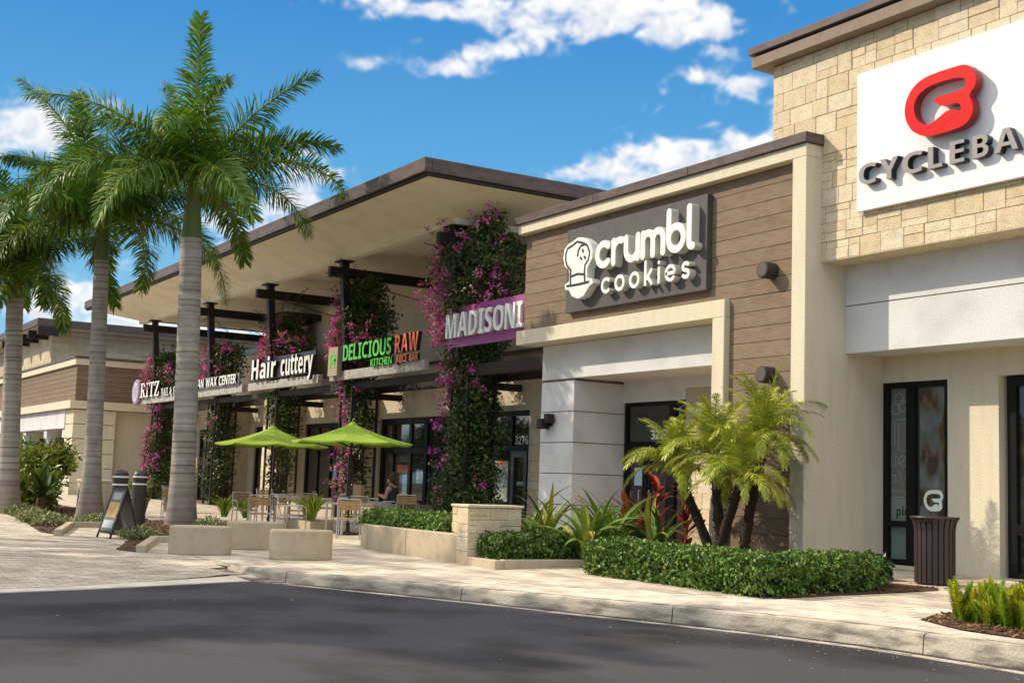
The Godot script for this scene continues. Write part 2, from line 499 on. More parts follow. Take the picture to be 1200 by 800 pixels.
# ---------------------------------------------------------------- ground
var KERB := [Vector2(-20.6, -6.66), Vector2(-19.6, -6.7), Vector2(-18.78, -6.76), Vector2(-18.0, -6.93), Vector2(-16.62, -7.56), Vector2(-14.7, -8.44), Vector2(-12.75, -9.2), Vector2(-10.8, -9.95), Vector2(-9.34, -10.34), Vector2(-8.4, -10.42), Vector2(-7.0, -10.46), Vector2(-4.0, -10.47), Vector2(6.0, -10.47)]

func sheet(called: String, poly: PackedVector2Array, lift: float, m: Material, flat := -99.0) -> MeshInstance3D:
	var b := MB.new()
	for half in ([0] if flat > -90.0 else [0, 1]):
		var clip := PackedVector2Array([Vector2(-400, -8.5), Vector2(400, -8.5), Vector2(400, 400), Vector2(-400, 400)]) if half == 0 else PackedVector2Array([Vector2(-400, -400), Vector2(400, -400), Vector2(400, -8.5), Vector2(-400, -8.5)])
		for q in ([poly] if flat > -90.0 else Geometry2D.intersect_polygons(poly, clip)):
			var id := Geometry2D.triangulate_polygon(q)
			for i in range(0, id.size(), 3):
				var k := []
				for j in 3:
					var p: Vector2 = q[id[i + j]]
					k.append(Vector3(p.x, (flat if flat > -90.0 else gh(p.y)) + lift, p.y))
				b.to(k[0], k[1], k[2], Vector3.UP)
	return struct(part(called, b, m))

func ramp_y(x: float) -> float:   # the driveway rises from the road to the plaza
	return lerpf(-0.146, -0.004, clampf((-17.4 - x) / 2.6, 0.0, 1.0))

func ground() -> void:
	sheet("road", PackedVector2Array([Vector2(-500, -500), Vector2(500, -500), Vector2(500, 500), Vector2(-500, 500)]), 0.0, M.asphalt, -0.15)
	var dens := [KERB[0]]
	for i in KERB.size() - 1:
		var p0: Vector2 = KERB[maxi(i - 1, 0)]
		var p1: Vector2 = KERB[i]
		var p2: Vector2 = KERB[i + 1]
		var p3: Vector2 = KERB[mini(i + 2, KERB.size() - 1)]
		for k in range(1, 9): dens.append(p1.cubic_interpolate(p2, p0, p3, k / 8.0))
	var walk := PackedVector2Array()
	var kpoly := PackedVector2Array()
	for i in range(8, dens.size()):
		var tg: Vector2 = ((dens[mini(i + 1, dens.size() - 1)] as Vector2) - dens[i - 1]).normalized()
		var nm := Vector2(tg.y, -tg.x)
		walk.append(dens[i] + nm * 0.1)
		kpoly.append(dens[i] + nm * 0.168)
	for q in [Vector2(6, -19), Vector2(-130, -19), Vector2(-130, 30), Vector2(-20.2, 30), Vector2(-20.2, -6.75)]:
		walk.append(q); kpoly.append(q)
	sheet("sidewalk", walk, 0.0, M.joint)
	# driveway apron: a sloping sheet under its bricks, and the pale band along the road
	var apron := MB.new()
	apron.quad(Vector3(-20.2, -0.004, 12), Vector3(-17.4, -0.148, 12), Vector3(-17.75, -0.148, -6.9), Vector3(-20.2, -0.004, -6.9))
	struct(part("driveway", apron, M.pavers[2]))
	var edge := [Vector2(-15.6, 3.0), Vector2(-16.0, 0.0), Vector2(-16.54, -3.01), Vector2(-16.84, -4.09), Vector2(-17.29, -5.33), Vector2(-17.93, -7.02)]
	var band := Node3D.new()
	put(band, "driveway_edge"); struct(band)
	for i in edge.size() - 1:
		var b := MB.new()
		var p: Vector2 = edge[i]
		var q: Vector2 = edge[i + 1]
		var w := Vector2(-0.42, -0.06)
		for s in 1:
			b.quad(Vector3(p.x + w.x, ramp_y(p.x + w.x) + 0.013, p.y + w.y), Vector3(p.x, -0.138, p.y), Vector3(q.x, -0.138, q.y), Vector3(q.x + w.x, ramp_y(q.x + w.x) + 0.013, q.y + w.y))
			b.quad(Vector3(p.x, -0.138, p.y), Vector3(p.x, -0.16, p.y), Vector3(q.x, -0.16, q.y), Vector3(q.x, -0.138, q.y))
		part("band_slab", b, M.pavers[1], band)
	# bricks of the apron and the plaza in front of it, laid in one mass (each a few pixels deep)
	var f := MB.new()
	var tones := [Color(0.62, 0.545, 0.43), Color(0.57, 0.48, 0.365), Color(0.67, 0.60, 0.49), Color(0.54, 0.455, 0.36), Color(0.61, 0.525, 0.415)]
	var brick_area := PackedVector2Array([Vector2(-27, 1.5), Vector2(-16.22, 1.5), Vector2(-16.96, -3.0), Vector2(-17.26, -4.09), Vector2(-17.71, -5.33), Vector2(-18.30, -6.54), Vector2(-18.98, -6.42), Vector2(-19.02, -6.72), Vector2(-19.6, -6.68), Vector2(-20.4, -6.64), Vector2(-20.6, -6.5), Vector2(-27, -6.5)])
	var x := -27.0
	while x < -16.2:
		var z := -7.1 + (0.14 if int(round(x / 0.14)) % 2 else 0.0)
		while z < 1.5:
			var ex := -16.54 - 0.42 + (z + 3.0) * 0.14 if z < -3.0 else -16.54 - 0.42 + (z + 3.0) * 0.17
			if x + 0.14 < ex + 0.3:
				var sq := PackedVector2Array([Vector2(x, z), Vector2(x + 0.134, z), Vector2(x + 0.134, z + 0.272), Vector2(x, z + 0.272)])
				for q in Geometry2D.intersect_polygons(sq, brick_area):
					f.col = tones[rng.randi() % 5]
					var id := Geometry2D.triangulate_polygon(q)
					var dy := rf(-0.002, 0.002)
					for i in range(0, id.size(), 3):
						var tv := []
						for j in 3: tv.append(Vector3(q[id[i + j]].x, ramp_y(q[id[i + j]].x) + 0.014 + dy, q[id[i + j]].y))
						f.to(tv[0], tv[1], tv[2], Vector3.UP)
			z += 0.28
		x += 0.14
	var ff := part("driveway_brick_field", f, M.pavestuff)
	ff.set_meta("kind", "stuff")
	tag(ff, "small tan bricks covering the driveway apron at the road", "paving")
	# sidewalk pavers: the nearest ones are pieces, those farther on one mass
	var side := get_node("sidewalk")
	var far := MB.new()
	var cands := []
	var z2 := -19.0
	var row := 0
	while z2 < 1.0:
		var x2 := -62.0 + (0.2 if row % 2 else 0.0)
		while x2 < -4.5:
			var cx := x2 + 0.2
			var cz := z2 + 0.1
			var ok := true
			if cz > -6.5 and cx > -27.0: ok = false
			if cz > -3.0 and cx > -40.0: ok = false
			if cx < -45.0 and (row % 1 == 0) and cz < -16.0: ok = false
			if ok and cx > -20.3:
				for cc in [Vector2(x2, z2), Vector2(x2 + 0.4, z2), Vector2(x2, z2 + 0.2), Vector2(x2 + 0.4, z2 + 0.2)]:
					if not Geometry2D.is_point_in_polygon(cc, kpoly): ok = false
			if ok: cands.append([cx * cx * 0.6 + cz * cz, x2, z2])
			elif cx > -20.3 and cz < -6.5:
				var sq := PackedVector2Array([Vector2(x2 + 0.004, z2 + 0.004), Vector2(x2 + 0.396, z2 + 0.004), Vector2(x2 + 0.396, z2 + 0.196), Vector2(x2 + 0.004, z2 + 0.196)])
				for cutp in Geometry2D.intersect_polygons(sq, kpoly):
					far.col = tones[rng.randi() % 5] * 1.12
					var id := Geometry2D.triangulate_polygon(cutp)
					for i in range(0, id.size(), 3):
						var tv := []
						for j in 3: tv.append(Vector3(cutp[id[i + j]].x, gh(cutp[id[i + j]].y) + 0.012, cutp[id[i + j]].y))
						far.to(tv[0], tv[1], tv[2], Vector3.UP)
			x2 += 0.4
		z2 += 0.2
		row += 1
	cands.sort_custom(func(a, b): return a[0] < b[0])
	var unit := []
	for k in 3:
		var b := MB.new()
		b.box(Vector3(0.004, -0.02, 0.004), Vector3(0.396, 0.012, 0.196), 0.006)
		unit.append(b.mesh())
	for i in cands.size():
		var cx: float = cands[i][1]
		var cz: float = cands[i][2]
		if i < 300:
			var o := part("paver", unit[i % 3], M.pavers[[0, 1, 3, 0, 4, 2, 1][rng.randi() % 7]], side)
			o.position = Vector3(cx, gh(cz + 0.1) + rf(-0.0015, 0.0015), cz)
			o.rotation = Vector3(0.02 if cz < -8.5 else 0.0, 0, rf(-0.003, 0.003))
		else:
			far.col = tones[rng.randi() % 5] * 1.12
			var y := 0.012 + rf(-0.0015, 0.0015)
			far.quad(Vector3(cx + 0.004, gh(cz + 0.196) + y, cz + 0.196), Vector3(cx + 0.396, gh(cz + 0.196) + y, cz + 0.196), Vector3(cx + 0.396, gh(cz) + y, cz + 0.004), Vector3(cx + 0.004, gh(cz) + y, cz + 0.004))
	part("paver_field", far, M.pavestuff, side).set_meta("kind", "stuff")
	# kerb in cast lengths
	var kerb := Node3D.new()
	put(kerb, "kerb"); struct(kerb)
	var run := 0.0
	var piece := MB.new()
	for i in dens.size() - 1:
		var p: Vector2 = dens[i]
		var q: Vector2 = dens[i + 1]
		var l := p.distance_to(q)
		var t := (q - p).normalized()
		var q2 := q
		run += l
		var cut := run > 3.0
		if cut: q2 = q - t * 0.012
		var K := func(a: Vector2, off: float, y: float) -> Vector3: return Vector3(a.x - t.y * off, y, a.y + t.x * off)
		var tp := 0.012 + gh(p.y)
		var yb0 := maxf(-0.155, ramp_y(p.x) - 0.01) if p.x < -17.4 else -0.155
		var prof := [[-0.16, tp], [-0.03, tp + 0.001], [0.0, tp - 0.008], [0.012, tp - 0.03], [0.03, yb0 + 0.02], [0.03, yb0], [0.34, yb0 + 0.012], [0.34, yb0 - 0.03]]
		if p.x < -19.0: prof = [[-0.16, tp], [-0.03, tp], [0.0, tp - 0.004], [0.02, -0.02]]
		for k in prof.size() - 1:
			var a: Array = prof[k]
			var b2: Array = prof[k + 1]
			var da := gh(q.y) - gh(p.y) if k < 4 else 0.0
			var db := gh(q.y) - gh(p.y) if k < 3 else 0.0
			piece.quad(K.call(p, a[0], a[1]), K.call(p, b2[0], b2[1]), K.call(q2, b2[0], b2[1] + db), K.call(q2, a[0], a[1] + da))
		if cut or i == dens.size() - 2:
			part("kerb_stone", piece, M.kerb, kerb)
			piece = MB.new()
			run = 0.0
	# beds of mulch with chips lying on them
	for bed in [["mulch_bed", [Vector2(-48, -7.4), Vector2(-40.5, -7.18), Vector2(-36.1, -6.85), Vector2(-28.3, -5.85), Vector2(-27.2, -6.0), Vector2(-30.96, -7.1), Vector2(-31.3, -8.8), Vector2(-35.5, -10.2), Vector2(-48, -10.4)], 1500], ["mulch_bed", [Vector2(-22.42, -5.92), Vector2(-21.8, -6.16), Vector2(-24.82, -7.3), Vector2(-24.86, -8.74), Vector2(-26.6, -10.4), Vector2(-29.5, -11.0), Vector2(-34.4, -11.0), Vector2(-34.4, -9.2), Vector2(-28.04, -7.8)], 1200], ["mulch_bed", [Vector2(-9.6, -11.3), Vector2(-8.75, -10.95), Vector2(-6.6, -10.95), Vector2(-6.6, -13.6), Vector2(-10.3, -13.4)], 1300], ["mulch_bed", [Vector2(-15.9, -11.4), Vector2(-11.95, -11.4), Vector2(-11.9, -14.4), Vector2(-12.6, -15.2), Vector2(-15.3, -15.3), Vector2(-20.8, -15.5), Vector2(-20.8, -13.5), Vector2(-16.5, -12.6)], 700], ["mulch_bed", [Vector2(-24.4, -15.6), Vector2(-24.4, -12.6), Vector2(-18.4, -12.0), Vector2(-16.9, -12.0), Vector2(-16.7, -15.2)], 200]]:
		var poly := PackedVector2Array(bed[1])
		var s := sheet(numbered("mulch"), poly, 0.024, M.mulch)
		var chip := MB.new()
		chip.box(Vector3(-0.5, -0.12, -0.17), Vector3(0.5, 0.12, 0.17), 0.06)
		var xf := []
		var cs := []
		var box := Rect2(poly[0], Vector2.ZERO)
		for p in poly: box = box.expand(p)
		while xf.size() < bed[2]:
			var p := Vector2(rf(box.position.x, box.end.x), rf(box.position.y, box.end.y))
			if not Geometry2D.is_point_in_polygon(p, poly): continue
			var sc := rf(0.03, 0.085)
			xf.append(Transform3D(Basis.from_euler(Vector3(rf(-0.5, 0.5), rf(0, TAU), rf(-0.5, 0.5))).scaled(Vector3.ONE * sc), Vector3(p.x, gh(p.y) + 0.034, p.y)))
			var tn := rf(0.5, 1.5)
			cs.append(Color(0.13 * tn, 0.068 * tn, 0.036 * tn) if rng.randf() < 0.8 else Color(0.30, 0.19, 0.09))
		scatter("wood_chips", chip.mesh(), vmat(0.95), xf, cs, s)
	var bit := MB.new()
	bit.ft(Vector3(-0.5, 0.02, -0.2), Vector3(0, 0.12, 0.28), Vector3(0.5, 0, 0))
	bit.ft(Vector3(-0.5, 0.02, -0.2), Vector3(0.5, 0, 0), Vector3(0.1, 0.1, -0.3))
	var lx := []
	var lc := []
	for i in 420:
		var u := rf(0.5, KERB.size() - 2.01)
		var ka: Vector2 = KERB[int(u)].lerp(KERB[int(u) + 1], u - int(u))
		var off: float = 0.12 + absf(rng.randfn(0, 1)) * (0.35 if rng.randf() < 0.75 else 2.2)
		lx.append(Transform3D(Basis.from_euler(Vector3(0, rf(0, TAU), 0)).scaled(Vector3.ONE * rf(0.015, 0.05)), Vector3(ka.x + rf(-0.3, 0.3), -0.138 if off < 0.36 else -0.148, ka.y + off)))
		lc.append(tone(Color(0.30, 0.20, 0.10), Color(0.55, 0.42, 0.22), 0.4))
	var litter := scatter("fallen_leaves", bit.mesh(), vmat(0.9), lx, lc)
	tag(litter, "dry leaf bits and grit scattered on the asphalt along the kerb", "leaf litter")
	# low concrete edging along the two beds on the left
	edging([Vector2(-27.0, -5.92), Vector2(-30.9, -7.05), Vector2(-31.15, -8.65)], "low concrete edging of the bed around the middle royal palm")
	edging([Vector2(-21.72, -6.14), Vector2(-24.75, -7.25), Vector2(-24.8, -8.74), Vector2(-26.5, -10.35), Vector2(-29.5, -10.95)], "low concrete edging of the bed under the tallest royal palm")
	# open ground behind the buildings is the same sheet as the road
func edging(pts: Array, label: String) -> void:
	var t := thing("planting_bed_edging", label, "kerb edging")
	for i in pts.size() - 1:
		var a: Vector2 = pts[i]
		var b: Vector2 = pts[i + 1]
		var d := (b - a).normalized() * 0.003
		var m := MB.new()
		m.beam(Vector3(a.x + d.x, gh(a.y) + 0.055, a.y + d.y), Vector3(b.x - d.x, gh(b.y) + 0.055, b.y - d.y), 0.16, 0.17, 0.015)
		part("edging_stone", m, M.concrete, t)

# ---------------------------------------------------------------- surfaces made of pieces
func ashlar(parent: Node, x0: float, x1: float, y0: float, y1: float, z: float, course := 0.36, holes := [], facing := 0, most := 400) -> void:
	# random squared stones; facing 0 looks along +Z, 1 along +X (x0..x1 then run along -Z)
	var y := y0
	var count := 0
	while y < y1 - 0.02:
		var h := minf(course * rf(0.82, 1.2), y1 - y)
		if y1 - y - h < 0.12: h = y1 - y
		var x := x0
		while x < x1 - 0.02:
			var w := minf(course * rf(0.7, 1.9), x1 - x)
			if x1 - x - w < 0.1: w = x1 - x
			var split := rng.randf() < 0.3 and h > 0.2
			var cut := h * rf(0.35, 0.65)
			for r in ([[y, y + cut], [y + cut, y + h]] if split else [[y, y + h]]):
				var hit := false
				for hl in holes:
					if x + w > hl[0] + 0.01 and x < hl[1] - 0.01 and r[1] > hl[2] + 0.01 and r[0] < hl[3] - 0.01 and x > hl[0] - 0.01 and x + w < hl[1] + 0.01 and r[0] > hl[2] - 0.01 and r[1] < hl[3] + 0.01: hit = true
				if hit or count >= most: continue
				count += 1
				var b := MB.new()
				var pr := rf(0.012, 0.028)
				var j := 0.0022
				if facing == 0: b.box(Vector3(x + j, r[0] + j, z - 0.02), Vector3(x + w - j, r[1] - j, z + pr), rf(0.006, 0.014))
				else: b.box(Vector3(z - 0.02, r[0] + j, -(x + w) + j), Vector3(z + pr, r[1] - j, -x - j), rf(0.006, 0.014))
				part("stone", b, M.stones[rng.randi() % 5], parent)
			x += w
		y += h

func planks(parent: Node, x0: float, x1: float, y0: float, y1: float, z: float, pitch: float, ends := []) -> void:
	var y := y0
	while y < y1 - 0.01:
		var h := minf(pitch, y1 - y)
		var cuts := [x0]
		cuts.append(x1)
		for i in cuts.size() - 1:
			var b := MB.new()
			b.box(Vector3(cuts[i] + 0.0015, y + 0.004, z - 0.03), Vector3(cuts[i + 1] - 0.0015, y + h - 0.004, z + rf(-0.0015, 0.0015)), 0.004)
			part("plank", b, M.woods[rng.randi() % 4], parent)
		y += h

func glazing(parent: Node, x0: float, x1: float, y0: float, y1: float, z: float, cols: Array, rows: Array, fr := 0.06, called := "window") -> Node3D:
	# a storefront frame whose bars stand at cols and rows, with a pane in every field
	var t := Node3D.new()
	put(t, called, parent)
	var xs := [x0] + cols + [x1]
	var ys := [y0] + rows + [y1]
	for i in xs.size():
		var w := fr if i == 0 or i == xs.size() - 1 else fr * 0.9
		var cx: float = clampf(xs[i], x0 + w / 2, x1 - w / 2)
		bx("mullion", Vector3(cx - w / 2, y0, z - 0.08), Vector3(cx + w / 2, y1, z + 0.02), M.frame, t, 0.004)
	for i in xs.size() - 1:
		var a: float = maxf(xs[i], x0) + fr / 2 + (fr / 2 if i == 0 else 0.0)
		var b: float = xs[i + 1] - fr / 2 - (fr / 2 if i == xs.size() - 2 else 0.0)
		for k in ys.size():
			var cy: float = clampf(ys[k], y0 + fr / 2, y1 - fr / 2)
			bx("rail", Vector3(a, cy - fr / 2, z - 0.077), Vector3(b, cy + fr / 2, z + 0.016), M.frame, t, 0.004)
			if k < ys.size() - 1:
				var p := MB.new()
				p.quad(Vector3(a, ys[k], z - 0.03), Vector3(b, ys[k], z - 0.03), Vector3(b, ys[k + 1], z - 0.03), Vector3(a, ys[k + 1], z - 0.03))
				part("pane", p, M.glass, t)
	return t

func room(parent: Node, x0: float, x1: float, y0: float, y1: float, z0: float, z1: float, m: Material) -> void:
	# an interior open towards +Z, its boards butted
	var b := MB.new()
	b.box(Vector3(x0, y0, z0 - 0.1), Vector3(x1, y1, z0), 0)
	b.box(Vector3(x0 - 0.1, y0, z0), Vector3(x0, y1, z1), 0)
	b.box(Vector3(x1, y0, z0), Vector3(x1 + 0.1, y1, z1), 0)
	b.box(Vector3(x0, y0 - 0.1, z0), Vector3(x1, y0, z1), 0)
	b.box(Vector3(x0, y1, z0), Vector3(x1, y1 + 0.1, z1), 0)
	part("interior", b, m, parent)

# ---------------------------------------------------------------- the bakery in the middle
func bakery() -> void:
	var t := thing("bakery_building", "brown plank fronted shop with cream frame and white entrance portal", "building")
	bx("core", Vector3(-24.7, 4.65, -21.0), Vector3(-15.9, 7.3, -15.66), M.tan, t)
	bx("core", Vector3(-17.86, 0, -17.2), Vector3(-15.9, 4.65, -15.66), M.tan, t)
	bx("core", Vector3(-24.5, 0, -21.0), Vector3(-23.3, 4.6, -18.6), M.tan, t)
	bx("frame_head", Vector3(-24.82, 7.19, -15.9), Vector3(-15.48, 7.42, -15.38), M.cream, t, 0.01)
	bx("frame_post", Vector3(-15.82, 0, -17.6), Vector3(-15.48, 7.188, -15.38), M.cream, t, 0.01)
	bx("side_wall", Vector3(-15.9, 7.19, -20.0), Vector3(-15.484, 7.42, -15.902), M.cream, t, 0.004)
	var cp := Node3D.new()
	put(cp, "coping", t)
	var x := -24.9
	for k in 3:
		bx("coping_length", Vector3(x, 7.422, -16.1), Vector3(x + 3.16 - 0.006, 7.6, -15.31), M.coping, cp, 0.008)
		x += 3.16
	bx("coping_length", Vector3(-15.9, 7.422, -20.0), Vector3(-15.42, 7.598, -16.104), M.coping, cp, 0.008)
	var wood := Node3D.new()
	put(wood, "plank_wall", t)
	planks(wood, -24.74, -15.825, 4.925, 7.185, -15.57, 0.2825)
	planks(wood, -17.595, -15.825, 0.1, 4.92, -15.57, 0.2836)
	bx("backing", Vector3(-24.72, 4.93, -15.66), Vector3(-15.83, 7.18, -15.604), M.letterblack, wood, 0)
	bx("backing", Vector3(-17.59, 0.0, -15.66), Vector3(-15.83, 4.92, -15.604), M.letterblack, wood, 0)
	# portal
	bx("portal_head", Vector3(-24.86, 4.59, -15.998), Vector3(-17.6, 4.92, -15.44), M.cream, t, 0.01)
	bx("portal_post", Vector3(-17.94, 0, -15.998), Vector3(-17.6, 4.588, -15.44), M.cream, t, 0.01)
	bx("entrance_beam", Vector3(-24.55, 3.79, -16.4), Vector3(-17.95, 4.588, -16.0), M.white, t, 0.008)
	bx("entrance_soffit", Vector3(-23.22, 3.80, -17.5), Vector3(-17.95, 3.95, -16.402), M.white, t, 0)
	var pil := Node3D.new()
	put(pil, "entrance_pillar", t)
	var ys := [0.0, 0.27, 0.965, 1.66, 2.355, 3.05, 3.745]
	for i in 6:
		bx("panel", Vector3(-24.55, ys[i] + 0.009, -17.45), Vector3(-23.22, ys[i + 1] - 0.009, -16.0), M.white, pil, 0.006)
	bx("pillar_core", Vector3(-24.5, 0, -17.4), Vector3(-23.245, 3.79, -16.03), M.joint, pil, 0)
	# recessed entrance
	var zd := -17.37
	bx("entrance_wall", Vector3(-23.22, 3.312, -17.6), Vector3(-21.0, 3.8, zd), M.white, t, 0)
	bx("entrance_wall", Vector3(-21.0, 3.555, -17.6), Vector3(-17.9, 3.8, zd), M.white, t, 0)
	var sw := Node3D.new()
	put(sw, "entrance_stone_wall", t)
	bx("backing", Vector3(-20.99, 0, -17.6), Vector3(-17.9, 3.55, zd - 0.01), M.grout, sw, 0)
	ashlar(sw, -20.99, -17.95, 0.1, 3.55, zd, 0.3, [], 0, 90)
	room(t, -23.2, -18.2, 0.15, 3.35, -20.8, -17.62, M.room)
	glazing(t, -23.18, -21.5, 2.35, 3.31, zd - 0.05, [], [], 0.085, "transom")
	glazing(t, -21.499, -21.03, 0.17, 3.31, zd - 0.05, [], [], 0.13, "side_light")
	var g := glazing(t, -23.18, -21.5, 0.17, 2.349, zd - 0.05, [-22.36], [], 0.085, "entrance_glazing")
	for s in [[-23.09, -22.41, 0], [-22.31, -21.59, 1]]:
		var d := Node3D.new()
		put(d, "door", g)
		for q in [[s[0], s[0] + 0.09, 0.26, 2.26], [s[1] - 0.09, s[1], 0.26, 2.26]]:
			bx("stile", Vector3(q[0], q[2], zd - 0.075), Vector3(q[1], q[3], zd - 0.04), M.frame, d, 0.004)
		bx("stile", Vector3(s[0] + 0.09, 0.26, zd - 0.075), Vector3(s[1] - 0.09, 0.46, zd - 0.04), M.frame, d, 0.004)
		bx("stile", Vector3(s[0] + 0.09, 2.16, zd - 0.075), Vector3(s[1] - 0.09, 2.26, zd - 0.04), M.frame, d, 0.004)
		var hb := MB.new()
		var hx: float = s[1] - 0.13 if s[2] == 0 else s[0] + 0.13
		hb.tube([Vector3(hx, 1.0, zd - 0.02), Vector3(hx, 1.0, zd + 0.02), Vector3(hx, 1.35, zd + 0.02), Vector3(hx, 1.35, zd - 0.02)], 0.013, 6)
		part("handle", hb, M.steel, d)
	# things seen through the glass: counter, lit menu wall, notices
	bx("counter", Vector3(-22.9, 0.2, -20.2), Vector3(-18.6, 1.2, -19.4), M.palewall, t)
	text_on(t, "house_number", "3224", Vector3(-21.95, 2.48, zd - 0.072), 0.2, M.decal, 0.004)
	bx("notice", Vector3(-22.83, 1.45, zd - 0.079), Vector3(-22.55, 1.85, zd - 0.074), plain(Color(0.45, 0.58, 0.66), 0.8), t, 0)

	# two can lights on the planks and a box light on the white pillar
	for k in 2:
		var y: float = [5.31, 3.45][k]
		var l := thing("wall_light", ["upper round black can light on the brown plank wall", "lower round black can light on the plank wall above the palms"][k], "wall light", Vector3(-16.47, y, -15.57), 0, "can lights on the plank wall")
		var b := MB.new()
		b.x = Transform3D(Basis(Vector3.RIGHT, PI / 2), Vector3.ZERO)
		b.lathe([Vector2(0, 0.27), Vector2(0.135, 0.27), Vector2(0.15, 0.255), Vector2(0.15, 0.0), Vector2(0, 0.0)], 24)
		part("can", b, mat(Color(0.05, 0.045, 0.045), 0.55, M.fine), l)
		var b2 := MB.new()
		b2.x = Transform3D(Basis(Vector3.RIGHT, PI / 2), Vector3.ZERO)
		b2.lathe([Vector2(0, 0.276), Vector2(0.115, 0.276), Vector2(0.125, 0.27), Vector2(0.115, 0.262), Vector2(0, 0.262)], 24)
		part("lens", b2, mat(Color(0.12, 0.095, 0.085), 0.6, M.fine), l)
	var sc := thing("wall_light", "small black double box light on the white entrance pillar", "wall light", Vector3(-24.14, 2.83, -16.0))
	bx("back_plate", Vector3(-0.1, -0.1, 0), Vector3(0.1, 0.1, 0.04), M.dark, sc)
	bx("lamp_head", Vector3(-0.19, -0.17, 0.04), Vector3(0.02, 0.06, 0.26), M.dark, sc, 0.012)
	bx("lamp_head", Vector3(0.04, -0.04, 0.04), Vector3(0.22, 0.17, 0.22), M.dark, sc, 0.012)

func text_mesh(s: String, h: float, depth: float, serif := false, bold := true) -> TextMesh:
	var f := SystemFont.new()
	f.font_names = PackedStringArray(["Droid Serif" if serif else "Droid Sans"])
	f.font_weight = 700 if bold else 400
	var tm := TextMesh.new()
	tm.text = s; tm.font = f; tm.font_size = 48
	tm.pixel_size = h / (48.0 * 0.72)
	tm.depth = depth
	tm.curve_step = 1.0
	return tm

func text_on(parent: Node, called: String, s: String, at: Vector3, h: float, m: Material, depth := 0.01, sx := 1.0, serif := false, bold := true) -> MeshInstance3D:
	# text whose middle stands at «at», its baseline there
	var tm := text_mesh(s, h, depth, serif, bold)
	var o := part(called, tm, m, parent)
	o.position = at + Vector3(0, 0.11 / 0.01 / 32.0 * tm.pixel_size * 48.0, 0)
	o.scale = Vector3(sx, 1, 1)
	return o

# one mesh per letter, spread over a width, standing proud; side colour behind a face plate
func letters(parent: Node, s: String, x0: float, x1: float, y: float, h: float, z: float, depth: float, face: Material, side: Material, serif := false, bold := true, gap := 0.0, stand := 0.0) -> void:
	var ms := []
	var tot := 0.0
	for ch in s:
		if ch == " ":
			ms.append(null); tot += h * 0.45; continue
		var tm := text_mesh(ch, h, depth, serif, bold)
		ms.append(tm); tot += tm.get_aabb().size.x
	var free := gap * (s.length() - 1)
	var sx := (x1 - x0 - free) / tot
	var x := x0
	for i in s.length():
		if ms[i] == null:
			x += h * 0.45 * sx + gap; continue
		var bb: AABB = ms[i].get_aabb()
		var o := part("letter", ms[i], side, parent)
		o.scale = Vector3(sx, 1, 1)
		o.position = Vector3(x - bb.position.x * sx, y + 0.34375 * ms[i].pixel_size * 48.0, z + stand + depth / 2)
		if face != side:
			var fm := text_mesh(s[i], h, 0.006, serif, bold)
			var q := part("letter_face", fm, face, o)
			q.position = Vector3(0, 0, depth / 2 + 0.004)
		x += bb.size.x * sx + gap

